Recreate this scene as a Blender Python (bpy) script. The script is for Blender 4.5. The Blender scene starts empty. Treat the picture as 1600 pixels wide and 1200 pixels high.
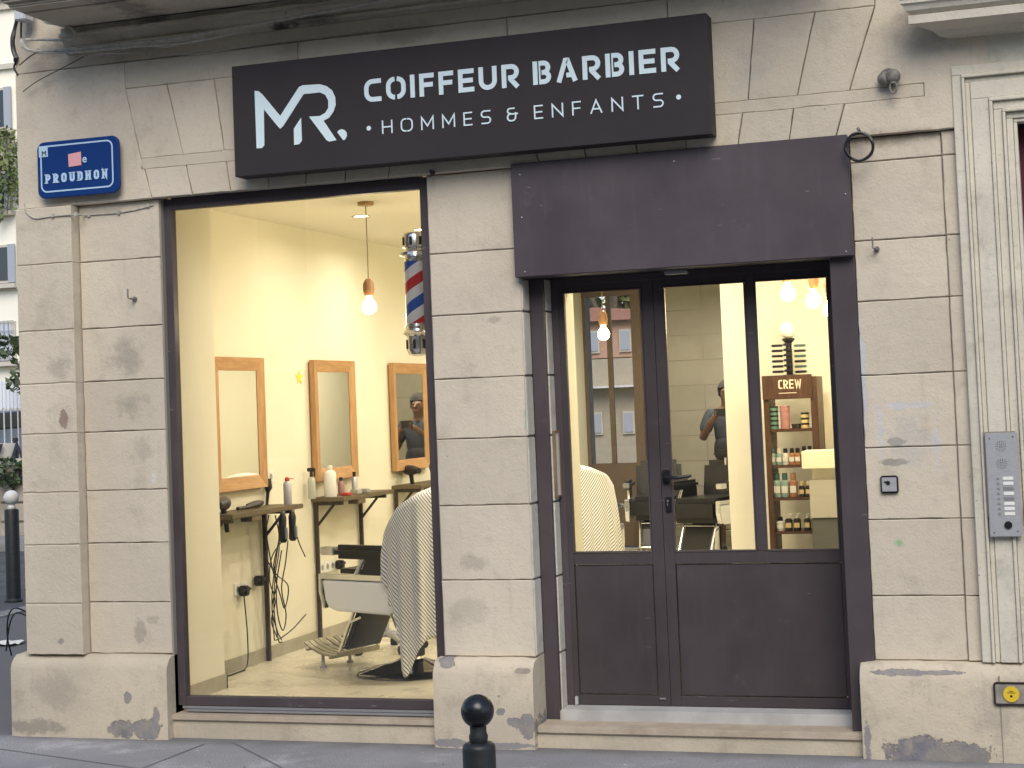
import bpy, bmesh, math, random
from mathutils import Vector, Matrix
random.seed(7)
S = bpy.context.scene
COL = S.collection
R = math.radians

# ------------------------------------------------------------------ camera
EYE = Vector((0.0, -8.3, 1.75))
FPX, PPX, PPY = 2631.6, 800.0, 508.5
_y, _p, _r = R(18.331), R(2.721), R(2.318)
_f = Vector((-math.sin(_y)*math.cos(_p), math.cos(_y)*math.cos(_p), math.sin(_p)))
_rt = Vector((math.cos(_y), math.sin(_y), 0)); _d = _f.cross(_rt)
AX = math.cos(_r)*_rt + math.sin(_r)*_d
AY = -math.sin(_r)*_rt + math.cos(_r)*_d
cam = bpy.data.cameras.new('camera'); co = bpy.data.objects.new('camera', cam); COL.objects.link(co)
mw = Matrix(((AX.x, -AY.x, -_f.x, EYE.x), (AX.y, -AY.y, -_f.y, EYE.y), (AX.z, -AY.z, -_f.z, EYE.z), (0, 0, 0, 1)))
co.matrix_world = mw
cam.sensor_width = 36; cam.lens = FPX/1600*36
cam.shift_y = -(600-PPY)/1600.0
cam.clip_end = 600; cam.clip_start = 0.05
S.camera = co
S.render.resolution_x, S.render.resolution_y = 1024, 768

def W(x, y, Y):
    """point on the plane y=Y seen at photo position x,y (1600x1200); used to measure real positions"""
    v = _f + AX*((x-PPX)/FPX) + AY*((y-PPY)/FPX)
    return EYE + v*((Y-EYE.y)/v.y)

# ------------------------------------------------------------------ light
SUN_EL = 42      # direction the light comes from
world = bpy.data.worlds.new('World'); S.world = world; world.use_nodes = True
nt = world.node_tree; nt.nodes.clear()
sky = nt.nodes.new('ShaderNodeTexSky'); sky.sky_type = 'NISHITA'; sky.sun_disc = False
sky.sun_elevation = R(SUN_EL); sky.sun_rotation = R(180-21); sky.air_density = 1.0; sky.dust_density = 1.2; sky.ozone_density = 1.0
bg = nt.nodes.new('ShaderNodeBackground'); bg.inputs[1].default_value = 0.135
wo = nt.nodes.new('ShaderNodeOutputWorld')
nt.links.new(sky.outputs[0], bg.inputs[0]); nt.links.new(bg.outputs[0], wo.inputs[0])
sl = bpy.data.lights.new('sun', 'SUN'); sl.energy = 1.5; sl.angle = R(40); sl.color = (1, .915, .79)
so = bpy.data.objects.new('sun', sl); COL.objects.link(so)
sd = Vector((0.36*math.cos(R(SUN_EL)), -0.93*math.cos(R(SUN_EL)), math.sin(R(SUN_EL))))
so.rotation_euler = sd.to_track_quat('Z', 'Y').to_euler()
S.view_settings.view_transform = 'Standard'; S.view_settings.look = 'None'
S.view_settings.exposure = 0.64; S.view_settings.gamma = 1.0; S.view_settings.use_curve_mapping = False
S.cycles.max_bounces = 10; S.cycles.transparent_max_bounces = 16; S.cycles.caustics_reflective = False; S.cycles.caustics_refractive = False
S.cycles.use_denoising = True

# ------------------------------------------------------------------ object helpers
def origin_of(o):
    while o.parent: o = o.parent
    return o.location
class MB:
    def __init__(s): s.v = []; s.f = []; s.uv = None
    def add(s, vs, fs):
        n = len(s.v); s.v += [tuple(v) for v in vs]; s.f += [tuple(i+n for i in f) for f in fs]; return s
    def box(s, x0, x1, y0, y1, z0, z1, b=0.0):
        if x0 > x1: x0, x1 = x1, x0
        if y0 > y1: y0, y1 = y1, y0
        if z0 > z1: z0, z1 = z1, z0
        if b <= 0:
            return s.add([(x0,y0,z0),(x1,y0,z0),(x1,y1,z0),(x0,y1,z0),(x0,y0,z1),(x1,y0,z1),(x1,y1,z1),(x0,y1,z1)],
                         [(0,3,2,1),(4,5,6,7),(0,1,5,4),(1,2,6,5),(2,3,7,6),(3,0,4,7)])
        bm = bmesh.new(); r = bmesh.ops.create_cube(bm, size=1)
        for v in bm.verts: v.co = Vector(((x0+x1)/2+v.co.x*(x1-x0), (y0+y1)/2+v.co.y*(y1-y0), (z0+z1)/2+v.co.z*(z1-z0)))
        bmesh.ops.bevel(bm, geom=bm.edges[:], offset=min(b, .45*min(x1-x0, y1-y0, z1-z0)), segments=2, affect='EDGES')
        bm.verts.index_update(); s.add([v.co[:] for v in bm.verts], [[v.index for v in f.verts] for f in bm.faces]); bm.free(); return s
    def prism(s, poly, y0, y1):
        """polygon in x,z pushed from y0 to y1"""
        n = len(poly)
        a = sum(poly[i][0]*poly[(i+1) % n][1]-poly[(i+1) % n][0]*poly[i][1] for i in range(n))
        if a < 0: poly = poly[::-1]
        vs = [(p[0], y0, p[1]) for p in poly]+[(p[0], y1, p[1]) for p in poly]
        return s.add(vs, [tuple(range(n)), tuple(range(2*n-1, n-1, -1))]+[(i, i+n, (i+1) % n+n, (i+1) % n) for i in range(n)])
    def extrude_x(s, prof, x0, x1):
        """profile in y,z pushed along x"""
        n = len(prof)
        vs = [(x0, p[0], p[1]) for p in prof]+[(x1, p[0], p[1]) for p in prof]
        return s.add(vs, [tuple(range(n)), tuple(range(2*n-1, n-1, -1))]+[(i, i+n, (i+1) % n+n, (i+1) % n) for i in range(n)])
    def tube(s, pts, r, seg=8, cap=True):
        pts = [Vector(p) for p in pts]; rs = r if isinstance(r, (list, tuple)) else [r]*len(pts)
        t = (pts[1]-pts[0]).normalized(); up = Vector((0, 0, 1)) if abs(t.z) < .9 else Vector((1, 0, 0))
        n = t.cross(up).normalized(); vs = []; fs = []
        for i, p in enumerate(pts):
            t = (pts[min(i+1, len(pts)-1)]-pts[max(i-1, 0)]).normalized()
            n = (n-t*n.dot(t)).normalized(); b = t.cross(n)
            for k in range(seg):
                a = 2*math.pi*k/seg; vs.append(p+(n*math.cos(a)+b*math.sin(a))*rs[i])
        for i in range(len(pts)-1):
            for k in range(seg):
                fs.append((i*seg+k, i*seg+(k+1) % seg, (i+1)*seg+(k+1) % seg, (i+1)*seg+k))
        if cap: fs += [tuple(range(seg-1, -1, -1)), tuple(range((len(pts)-1)*seg, len(pts)*seg))]
        return s.add(vs, fs)
    def lathe(s, c, prof, seg=24):
        """profile of (radius, z) turned round the vertical through c"""
        vs = []; fs = []
        for (r, z) in prof:
            for k in range(seg):
                a = 2*math.pi*k/seg; vs.append((c[0]+r*math.cos(a), c[1]+r*math.sin(a), c[2]+z))
        for i in range(len(prof)-1):
            for k in range(seg):
                fs.append((i*seg+k, i*seg+(k+1) % seg, (i+1)*seg+(k+1) % seg, (i+1)*seg+k))
        fs += [tuple(range(seg-1, -1, -1)), tuple(range((len(prof)-1)*seg, len(prof)*seg))]
        return s.add(vs, fs)
    def sphere(s, c, r, seg=20, rings=12, sx=1, sy=1, sz=1):
        vs = [(c[0], c[1], c[2]-r*sz)]; fs = []
        for i in range(1, rings):
            ph = -math.pi/2+math.pi*i/rings
            for k in range(seg):
                a = 2*math.pi*k/seg
                vs.append((c[0]+r*sx*math.cos(ph)*math.cos(a), c[1]+r*sy*math.cos(ph)*math.sin(a), c[2]+r*sz*math.sin(ph)))
        vs.append((c[0], c[1], c[2]+r*sz)); T = len(vs)-1
        for k in range(seg): fs.append((0, 1+(k+1) % seg, 1+k))
        for i in range(rings-2):
            for k in range(seg):
                a = 1+i*seg; fs.append((a+k, a+(k+1) % seg, a+seg+(k+1) % seg, a+seg+k))
        a = 1+(rings-2)*seg
        for k in range(seg): fs.append((a+k, a+(k+1) % seg, T))
        return s.add(vs, fs)
    def build(s, name, m, parent=None, loc=None, smooth=False, bevel=0):
        o_ = Vector(loc) if loc is not None else (origin_of(parent) if parent else Vector((0, 0, 0)))
        me = bpy.data.meshes.new(name); me.from_pydata([tuple(Vector(v)-o_) for v in s.v], [], s.f); me.update()
        if m: me.materials.append(m)
        if smooth:
            for p in me.polygons: p.use_smooth = True
            me.set_sharp_from_angle(angle=R(40))
        o = bpy.data.objects.new(name, me); COL.objects.link(o)
        if parent: o.parent = parent
        else: o.location = o_
        if bevel:
            b = o.modifiers.new('bevel', 'BEVEL'); b.width = bevel; b.segments = 2; b.limit_method = 'ANGLE'; b.angle_limit = R(50)
        return o
def tag(o, label=None, cat=None, group=None, kind=None):
    if label: o['label'] = label
    if cat: o['category'] = cat
    if group: o['group'] = group
    if kind: o['kind'] = kind
    return o
def T(name, label, cat, loc, group=None):
    o = bpy.data.objects.new(name, None); COL.objects.link(o); o.location = loc; o.empty_display_size = .1
    return tag(o, label, cat, group)
def copy_thing(root, loc, rotz=0, label=None):
    c = root.copy(); COL.objects.link(c); c.location = loc; c.rotation_euler = (0, 0, rotz)
    if label: c['label'] = label
    for ch in list(root.children):
        d = ch.copy(); COL.objects.link(d); d.parent = c
        for g in ch.children:
            e = g.copy(); COL.objects.link(e); e.parent = d
    return c
def curve_pts(ctrl, n=8):
    """Catmull-Rom through the control points"""
    P = [Vector(p) for p in ctrl]; P = [P[0]*2-P[1]]+P+[P[-1]*2-P[-2]]; out = []
    for i in range(1, len(P)-2):
        for k in range(n):
            t = k/n
            out.append(.5*((2*P[i])+(P[i+1]-P[i-1])*t+(2*P[i-1]-5*P[i]+4*P[i+1]-P[i+2])*t*t+(3*P[i]-P[i-1]-3*P[i+1]+P[i+2])*t**3))
    out.append(P[-2]); return out

# ------------------------------------------------------------------ materials
class NB:
    def __init__(s, name):
        s.m = bpy.data.materials.new(name); s.m.use_nodes = True; s.t = s.m.node_tree; s.t.nodes.clear()
        s.out = s.t.nodes.new('ShaderNodeOutputMaterial'); s.p = s.t.nodes.new('ShaderNodeBsdfPrincipled')
        s.t.links.new(s.p.outputs[0], s.out.inputs[0]); s._pos = None
    def n(s, k): return s.t.nodes.new('ShaderNode'+k)
    def lk(s, a, b): s.t.links.new(a, b)
    def setin(s, sock, v):
        if hasattr(v, 'links'): s.lk(v, sock)
        else: sock.default_value = v
    def pos(s):
        if not s._pos: s._pos = s.n('TexCoord').outputs['Object']
        return s._pos
    def noise(s, scale, detail=4, rough=.55, vec=None, stretch=None):
        v = vec or s.pos()
        if stretch:
            mp = s.n('Mapping'); s.lk(v, mp.inputs[0]); mp.inputs['Scale'].default_value = stretch; v = mp.outputs[0]
        x = s.n('TexNoise'); s.lk(v, x.inputs['Vector']); x.inputs['Scale'].default_value = scale
        x.inputs['Detail'].default_value = detail; x.inputs['Roughness'].default_value = rough
        return x.outputs['Fac']
    def ramp(s, fac, lo, hi, a=0., b=1.):
        x = s.n('MapRange'); x.interpolation_type = 'SMOOTHSTEP'; s.lk(fac, x.inputs[0])
        for i, v in enumerate((lo, hi, a, b)): x.inputs[i+1].default_value = v
        return x.outputs[0]
    def math(s, op, a, b=0., c=None):
        x = s.n('Math'); x.operation = op; s.setin(x.inputs[0], a); s.setin(x.inputs[1], b)
        if c is not None: s.setin(x.inputs[2], c)
        return x.outputs[0]
    def mix(s, fac, a, b, mode='MIX'):
        x = s.n('Mix'); x.data_type = 'RGBA'; x.blend_type = mode
        s.setin(x.inputs[0], fac); s.setin(x.inputs[6], a if hasattr(a, 'links') else (*a[:3], 1)); s.setin(x.inputs[7], b if hasattr(b, 'links') else (*b[:3], 1))
        return x.outputs[2]
    def bump(s, h, strength, dist=.01):
        x = s.n('Bump'); s.lk(h, x.inputs['Height']); x.inputs['Strength'].default_value = strength; x.inputs['Distance'].default_value = dist
        s.lk(x.outputs[0], s.p.inputs['Normal'])
    def sep(s):
        x = s.n('SeparateXYZ'); s.lk(s.pos(), x.inputs[0]); return x.outputs
def mat(name, col, rough=.6, metal=0., vary=0., vscale=8., bump=0., bscale=60., spec=.5, col2=None, coat=0., stretch=None):
    b = NB(name); p = b.p
    p.inputs['Roughness'].default_value = rough; p.inputs['Metallic'].default_value = metal
    p.inputs['Specular IOR Level'].default_value = spec; p.inputs['Coat Weight'].default_value = coat
    if vary or col2:
        c2 = col2 or tuple(c*(1-vary) for c in col)
        b.lk(b.mix(b.ramp(b.noise(vscale, stretch=stretch), .3, .7), col, c2), p.inputs['Base Color'])
        b.lk(b.ramp(b.noise(vscale*2.3), .3, .7, rough*.88, min(1, rough*1.1)), p.inputs['Roughness'])
    else: p.inputs['Base Color'].default_value = (*col, 1)
    if bump: b.bump(b.noise(bscale, 5, stretch=stretch), bump, .004)
    return b.m
def paint_mat(name, col):
    """faded outdoor paint: dust in streaks, a few scuffs, uneven sheen, light ripples in the sheet"""
    b = NB(name); L = tuple(min(1, c*1.55+.012) for c in col); D = tuple(c*.72 for c in col)
    c = b.mix(b.ramp(b.noise(1.7, 4, .6), .3, .7), col, D)
    c = b.mix(b.math('MULTIPLY', b.ramp(b.noise(2.4, 6, .7, stretch=(9, 9, .8)), .52, .82), .28), c, L)
    c = b.mix(b.math('MULTIPLY', b.ramp(b.noise(5.5, 6, .75), .58, .75), .35), c, L)
    c = b.mix(b.math('MULTIPLY', b.ramp(b.noise(38, 2, .5, stretch=(.25, 1, 1.6)), .735, .76), .55), c, tuple(min(1, x*2.6+.04) for x in col))
    b.lk(c, b.p.inputs['Base Color']); b.lk(b.ramp(b.noise(3, 5), .3, .7, .42, .68), b.p.inputs['Roughness']); b.p.inputs['Specular IOR Level'].default_value = .4
    b.bump(b.math('ADD', b.math('MULTIPLY', b.noise(2.2, 2), 1.0), b.math('MULTIPLY', b.noise(160, 3), .06)), .5, .012)
    return b.m
def emit(name, col, st):
    b = NB(name); b.p.inputs['Base Color'].default_value = (*col, 1)
    b.p.inputs['Emission Color'].default_value = (*col, 1); b.p.inputs['Emission Strength'].default_value = st
    return b.m
def glass_mat(name, tint=(1, 1, 1), ior=1.45, rough=0.):
    b = NB(name); t = b.t; t.nodes.remove(b.p)
    tr = b.n('BsdfTransparent'); tr.inputs[0].default_value = (*tint, 1)
    gl = b.n('BsdfGlossy'); gl.inputs['Roughness'].default_value = rough
    fr = b.n('Fresnel'); fr.inputs[0].default_value = ior
    mx = b.n('MixShader'); b.lk(fr.outputs[0], mx.inputs[0]); b.lk(tr.outputs[0], mx.inputs[1]); b.lk(gl.outputs[0], mx.inputs[2])
    b.lk(mx.outputs[0], b.out.inputs[0]); return b.m

def stone_mat(name, ca, cb, dirt, marks=(), vs=1.6, chipcol=(.20, .215, .27)):
    b = NB(name)
    big = b.ramp(b.noise(vs, 5, .6), .32, .68); c = b.mix(big, ca, cb)
    mid = b.ramp(b.noise(5.5, 6, .65), .52, .74); c = b.mix(b.math('MULTIPLY', mid, .46), c, dirt)
    strk = b.ramp(b.noise(3.0, 5, .6, stretch=(6, 6, .7)), .55, .8); c = b.mix(b.math('MULTIPLY', strk, .28), c, dirt)
    sp = b.ramp(b.noise(42, 3, .7), .56, .74); c = b.mix(b.math('MULTIPLY', sp, .30), c, dirt)
    wash = b.ramp(b.noise(.55, 3, .5), .42, .66); c = b.mix(b.math('MULTIPLY', wash, .22), c, dirt)
    sp2 = b.ramp(b.noise(27, 3, .6), .735, .76); c = b.mix(b.math('MULTIPLY', sp2, .6), c, tuple(x*.45 for x in dirt))
    tn = b.n('Attribute'); tn.attribute_name = 'tone'
    pv_ = b.ramp(tn.outputs['Fac'], 0, 1, 0, .42); c = b.mix(pv_, c, tuple(x*.80 for x in cb))
    chip = None
    if marks:
        sx = b.sep(); nz = b.noise(13, 8, .75); nz2 = b.noise(2.5, 3, .6)
        warp = b.math('ADD', b.math('MULTIPLY', b.math('SUBTRACT', nz, .5), 2.6), b.math('MULTIPLY', b.math('SUBTRACT', nz2, .5), 1.2))
        for (cx, cz, rx, rz, col, st, soft) in marks:
            dx = b.math('DIVIDE', b.math('SUBTRACT', sx[0], cx), rx); dz = b.math('DIVIDE', b.math('SUBTRACT', sx[2], cz), rz)
            d = b.math('SQRT', b.math('ADD', b.math('MULTIPLY', dx, dx), b.math('MULTIPLY', dz, dz)))
            d = b.math('ADD', d, warp)
            k = b.ramp(d, 1-soft, 1.02, 1, 0)
            if soft <= .1:
                chip = k if chip is None else b.math('MAXIMUM', chip, k); col = b.mix(b.ramp(b.noise(14, 5, .7), .35, .65), col, (.29, .265, .235))
            c = b.mix(b.math('MULTIPLY', k, st), c, col)
    b.lk(c, b.p.inputs['Base Color']); b.p.inputs['Roughness'].default_value = .88; b.p.inputs['Specular IOR Level'].default_value = .25
    h = b.math('ADD', b.math('MULTIPLY', b.noise(9, 6, .7), .8), b.math('MULTIPLY', b.noise(75, 4, .7), .25))
    h = b.math('SUBTRACT', h, b.math('MULTIPLY', sp2, .3))
    if chip is not None: h = b.math('SUBTRACT', h, b.math('MULTIPLY', chip, .9))
    b.bump(h, .65, .014)
    return b.m

def wp(x, y, Y=0): v = W(x, y, Y); return v.x, v.z
GREY = (.21, .212, .24); DK = (.26, .24, .20); WHT = (.62, .63, .64)
def mk(x, y, rx, ry, col, st=.9, soft=.1, Y=0.):
    X, Z = wp(x, y, Y); s_ = 285.
    return (X, Z, rx/s_, ry/s_, col, st, soft)
marks = [mk(200, 560, 42, 45, DK, .55, .8), mk(205, 635, 45, 30, DK, .5, .8), mk(222, 705, 32, 30, DK, .35, .7), mk(92, 575, 26, 20, DK, .4, .8, -.07),
         mk(100, 655, 9, 15, (.27, .20, .16), .9, .15, -.07), mk(220, 985, 12, 20, DK, .5, .3), mk(238, 968, 14, 9, DK, .4, .3), mk(96, 1002, 6, 5, DK, .8, .2, -.07),
         mk(240, 745, 8, 18, WHT, .6, .5), mk(770, 500, 12, 6, DK, .4, .5), mk(745, 880, 30, 15, DK, .4, .7), mk(730, 955, 40, 25, DK, .3, .8),
         mk(830, 655, 7, 28, (.25, .42, .30), .8, .6, .06), mk(1405, 848, 9, 8, (.22, .42, .22), .8, .7), mk(1400, 690, 14, 6, DK, .8, .3), mk(1398, 722, 20, 6, DK, .8, .3),
         mk(1348, 590, 6, 90, (.5, .52, .58), .75, .6), mk(1352, 900, 5, 200, (.42, .44, .52), .6, .6), mk(1420, 633, 48, 6, (.52, .55, .62), .6, .6),
         mk(1376, 675, 5, 42, (.52, .55, .62), .6, .6), mk(1463, 690, 5, 50, (.52, .55, .62), .6, .6), mk(1425, 690, 42, 48, (.42, .42, .42), .35, .5),
         mk(1450, 35, 60, 45, (.36, .31, .26), .6, .9, -.04), mk(1400, 215, 80, 14, (.33, .27, .20), .7, .8), mk(190, 45, 100, 60, DK, .5, .9, -.07), mk(70, 80, 60, 20, DK, .7, .7, -.07),
         mk(620, 55, 80, 22, (.33, .28, .22), .5, .7, -.04), mk(450, 80, 30, 25, (.33, .28, .22), .5, .7, -.04), mk(1170, 110, 50, 60, (.35, .35, .32), .35, .9, -.04),
         mk(430, 282, 20, 10, (.48, .44, .38), .6, .5, -.04)]
M = {}
M['stone'] = stone_mat('limestone_render', (.66, .59, .475), (.59, .525, .425), (.37, .325, .25), marks)
M['plinth'] = stone_mat('plinth_render', (.60, .525, .405), (.50, .445, .35), (.30, .26, .205),
    [mk(199, 1090, 7, 9, GREY, .95, .05, -.09), mk(190, 1138, 26, 13, (.15, .15, .17), .9, .1, -.09), mk(228, 1138, 26, 14, GREY, .95, .1, -.09), mk(244, 1118, 5, 14, GREY, .9, .1, -.09),
     mk(694, 1036, 14, 8, GREY, .9, .1, -.09), mk(822, 1135, 14, 18, GREY, .95, .06, -.09), mk(808, 1130, 18, 8, GREY, .9, .06, -.09), mk(782, 1112, 6, 5, GREY, .9, .1, -.09), mk(813, 1050, 10, 4, (.25, .20, .17), .8, .1, -.09),
     mk(790, 1165, 45, 5, GREY, .8, .2, -.09), mk(700, 1160, 30, 6, GREY, .8, .2, -.09), mk(1410, 1052, 46, 5, GREY, .9, .1, -.09), mk(1450, 1052, 50, 3, GREY, .9, .1, -.09),
     mk(1435, 1172, 48, 18, (.16, .16, .20), .95, .06, -.09), mk(1500, 1180, 45, 16, (.20, .20, .21), .95, .06, -.09), mk(1356, 1160, 6, 40, GREY, .8, .3, -.09),
     mk(90, 1080, 60, 40, (.30, .26, .22), .5, .8, -.09), mk(60, 1135, 70, 14, (.20, .18, .16), .6, .6, -.09), mk(1560, 1110, 40, 50, (.30, .27, .24), .4, .8, -.09)])
M['joint'] = mat('mortar_joint', (.26, .24, .205), .95)
M['reveal_stone'] = stone_mat('reveal_stone', (.66, .63, .56), (.58, .55, .48), (.28, .26, .22), vs=4)
M['slab'] = stone_mat('balcony_stone', (.62, .57, .47), (.50, .46, .38), (.27, .245, .20), [mk(440, 45, 28, 14, (.035, .033, .03), .9, .7, -.1), mk(500, 30, 60, 10, (.1, .095, .08), .6, .8, -.1), mk(330, 60, 30, 12, (.08, .075, .06), .6, .8, -.1), mk(240, 30, 50, 12, (.12, .11, .1), .6, .8, -.1)])
M['marble'] = stone_mat('sill_marble', (.50, .43, .34), (.42, .35, .27), (.30, .24, .18), vs=6)
M['granite'] = mat('threshold_stone', (.50, .50, .49), .7, vary=.25, vscale=5, bump=.2)
M['surround'] = stone_mat('cream_stone_paint', (.68, .64, .54), (.60, .57, .48), (.24, .24, .19), vs=3)
M['purple'] = paint_mat('aubergine_paint', (.082, .068, .080))
M['purple2'] = paint_mat('aubergine_frame_paint', (.076, .061, .068))
M['doorpaint'] = paint_mat('door_paint', (.064, .052, .056))
M['signbody'] = mat('sign_panel', (.035, .030, .034), .6, vary=.12, vscale=3, spec=.25)
M['acrylic'] = mat('opal_acrylic', (.66, .80, .86), .35)
M['glass'] = glass_mat('window_glass')
M['black'] = mat('black_plastic', (.012, .012, .014), .35)
M['blackmet'] = mat('black_steel', (.02, .016, .014), .45, vary=.3)
M['chrome'] = mat('chrome', (.86, .87, .88), .2, .9)
M['steel'] = mat('brushed_steel', (.46, .47, .49), .45, .35, vary=.15, vscale=30, stretch=(1, 1, 12))
M['whiteplastic'] = mat('white_plastic', (.78, .78, .74), .4)
M['rail'] = mat('aluminium_rail', (.42, .42, .43), .4, .7)
# ------------------------------------------------------------------ ground
def structure(o): o['kind'] = 'structure'; return o
def stuffy(o): o['kind'] = 'stuff'; return o
b = NB('asphalt_pavement')
c = b.mix(b.ramp(b.noise(.9, 5), .3, .7), (.37, .37, .38), (.235, .236, .246))
c = b.mix(b.ramp(b.noise(2.2, 6, .7), .52, .68), c, (.47, .47, .49))
c = b.mix(b.ramp(b.noise(150, 2, .6), .42, .68), c, (.15, .15, .165))
c = b.mix(b.ramp(b.noise(8, 6, .8), .60, .72), c, (.17, .17, .18))
c = b.mix(b.ramp(b.noise(30, 2, .5), .735, .75), c, (.60, .59, .57))
c = b.mix(b.ramp(b.noise(16, 2, .5), .74, .755), c, (.07, .065, .06))
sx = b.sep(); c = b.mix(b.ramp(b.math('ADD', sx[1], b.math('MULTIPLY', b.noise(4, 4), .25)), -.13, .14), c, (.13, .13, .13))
b.lk(c, b.p.inputs['Base Color']); b.p.inputs['Roughness'].default_value = .85; b.bump(b.noise(190, 4, .7), .35, .004)
M['pave'] = b.m
M['road'] = mat('road_asphalt', (.085, .085, .09), .85, vary=.35, vscale=1.5, bump=.4, bscale=160)
M['kerb'] = mat('kerb_granite', (.30, .295, .29), .8, vary=.35, vscale=6, bump=.4, bscale=50)
M['earth'] = mat('far_ground', (.26, .235, .19), .9, vary=.3, vscale=1)
g = MB(); g.add([(-90, -90, -.13), (90, -90, -.13), (90, 110, -.13), (-90, 110, -.13)], [(0, 1, 2, 3)]); structure(g.build('road', M['road']))
g = MB(); g.prism([(0, 0), (0, 0)], 0, 0) if False else None
def slab_xy(poly, z0, z1, mb):
    n = len(poly); a = sum(poly[i][0]*poly[(i+1) % n][1]-poly[(i+1) % n][0]*poly[i][1] for i in range(n))
    if a < 0: poly = poly[::-1]
    mb.add([(p[0], p[1], z0) for p in poly]+[(p[0], p[1], z1) for p in poly],
           [tuple(range(n-1, -1, -1)), tuple(range(n, 2*n))]+[(i, (i+1) % n, (i+1) % n+n, i+n) for i in range(n)])
# pavement round the corner of the block
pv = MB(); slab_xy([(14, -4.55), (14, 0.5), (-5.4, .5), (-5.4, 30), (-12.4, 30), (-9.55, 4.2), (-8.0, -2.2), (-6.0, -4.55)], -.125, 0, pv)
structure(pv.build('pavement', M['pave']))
kb = MB()
kp = [(14, -4.55), (-6.0, -4.55), (-8.0, -2.2), (-9.55, 4.2), (-12.4, 30)]
for i in range(4):
    a, c_ = Vector((*kp[i], 0)), Vector((*kp[i+1], 0)); L = (c_-a).length; t = (c_-a)/L; n = Vector((t.y, -t.x, 0))*-1; k = 0
    nseg = int(L/.55)
    for k in range(nseg):
        p, q = a+t*(L*k/nseg+.006), a+t*(L*(k+1)/nseg-.006)
        z = .012+random.uniform(-.004, .004)
        slab_xy([(p.x, p.y), (q.x, q.y), (q.x-n.x*.22, q.y-n.y*.22), (p.x-n.x*.22, p.y-n.y*.22)], -.127, z, kb)
structure(kb.build('kerb', M['kerb']))
# saw cuts in the pavement in front of the shop
cr = MB()
for pts in ([(-4.53, -.17), (-4.55, -.8), (-4.62, -1.6)], [(-4.40, -.1), (-3.83, -.66), (-3.4, -1.2)], [(-2.2, -.62), (-1.2, -1.05), (-.2, -1.3)], [(-6.6, 0.1), (-5.9, -.35), (-4.56, -.78)]):
    for i in range(len(pts)-1):
        p, q = Vector((*pts[i], 0)), Vector((*pts[i+1], 0)); t = (q-p).normalized(); n = Vector((-t.y, t.x, 0))*.0045
        cr.add([tuple(p-n+Vector((0, 0, .004))), tuple(q-n+Vector((0, 0, .004))), tuple(q+n+Vector((0, 0, .004))), tuple(p+n+Vector((0, 0, .004)))], [(0, 1, 2, 3)])
structure(cr.build('pavement_joints', mat('joint_tar', (.19, .19, .195), .9)))

# ------------------------------------------------------------------ the stone building
B = T('stone_building', 'cream rendered stone corner building housing the barber shop, with lit window and aubergine door', 'building', (0, 0, 0))
core = MB(); XLW = -5.07
core.box(-5.68, -4.80, .012, .10, 0, 3.0); core.box(-5.66, -4.836, .101, .30, 0, 3.0); core.box(-3.199, -2.70, .012, .62, 0, 3.0); core.box(-.99, 3.0, .012, .62, 0, 3.0) if False else None
core.box(-.975, -.30, .012, .62, 0, 3.0)
core.box(-5.68, -4.835, .012, .62, 0, 3.0) if False else None
core.box(-5.66, -4.836, .301, .61, 0, 3.02)
core.box(-5.66, XLW-.035, .62, 9.9, 0, 3.25)
core.box(-5.68, 6, .012, .62, 3.02, 7.5)
core.box(-5.66, 6, .62, 9.9, 3.6, 7.5); core.box(-5.66, 6, .62, 9.9, 3.26, 3.59)
core.box(1.0, 6, .012, .62, 0, 3.02)
core.box(-4.80, -3.2, .10, .62, 0, .13)
core.box(-2.70, -.975, .02, .62, 0, .10)
core.build('wall_core', M['joint'], B)
st = MB(); TONES = []
def wob(v, a=.0025): return v+random.uniform(-a, a)
def block(poly, y0, y1=.02, g=.0022):
    """one dressed block: the polygon shrunk by the joint, its front edge eased"""
    n = len(poly); a = sum(poly[i][0]*poly[(i+1) % n][1]-poly[(i+1) % n][0]*poly[i][1] for i in range(n))
    if a < 0: poly = poly[::-1]
    def inset(P, d):
        o = []; n = len(P)
        for i in range(n):
            p0, p1, p2 = Vector(P[i-1]), Vector(P[i]), Vector(P[(i+1) % n])
            e1, e2 = (p1-p0).normalized(), (p2-p1).normalized(); n1, n2 = Vector((-e1.y, e1.x)), Vector((-e2.y, e2.x))
            m = (n1+n2); l = m.dot(n1)
            o.append(tuple(p1+m*(d/l if abs(l) > 1e-4 else d)))
        return o
    P1, P0 = inset(poly, g), inset(poly, g+.004)
    # subdivide long edges and wobble for a hand-tooled outline
    def sub(P, Q):
        o, q = [], []
        for i in range(n):
            a_, b_ = Vector(P[i]), Vector(P[(i+1) % n]); c_, d_ = Vector(Q[i]), Vector(Q[(i+1) % n]); k = max(1, int((b_-a_).length/.05))
            for j in range(k):
                w = Vector((random.uniform(-1, 1), random.uniform(-1, 1)))*.0022
                if random.random() < .04: w *= 2.2
                o.append(tuple(a_.lerp(b_, j/k)+w*.5)); q.append(tuple(c_.lerp(d_, j/k)+w))
        return o, q
    P1, P0 = sub(P1, P0); n = len(P1)
    vs = [(p[0], y0, p[1]) for p in P0]+[(p[0], y0+.005, p[1]) for p in P1]+[(p[0], y1, p[1]) for p in P1]
    fs = [tuple(range(n))]+[(i, i+n, (i+1) % n+n, (i+1) % n) for i in range(n)]+[(i+n, i+2*n, (i+1) % n+2*n, (i+1) % n+n) for i in range(n)]+[tuple(range(3*n-1, 2*n-1, -1))]
    st.add(vs, fs); tone = random.random()**1.5; TONES.extend([tone]*len(fs))
def rect(x0, x1, z0, z1, y0, **k): block([(x0, z0), (x1, z0), (x1, z1), (x0, z1)], y0, **k)
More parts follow.
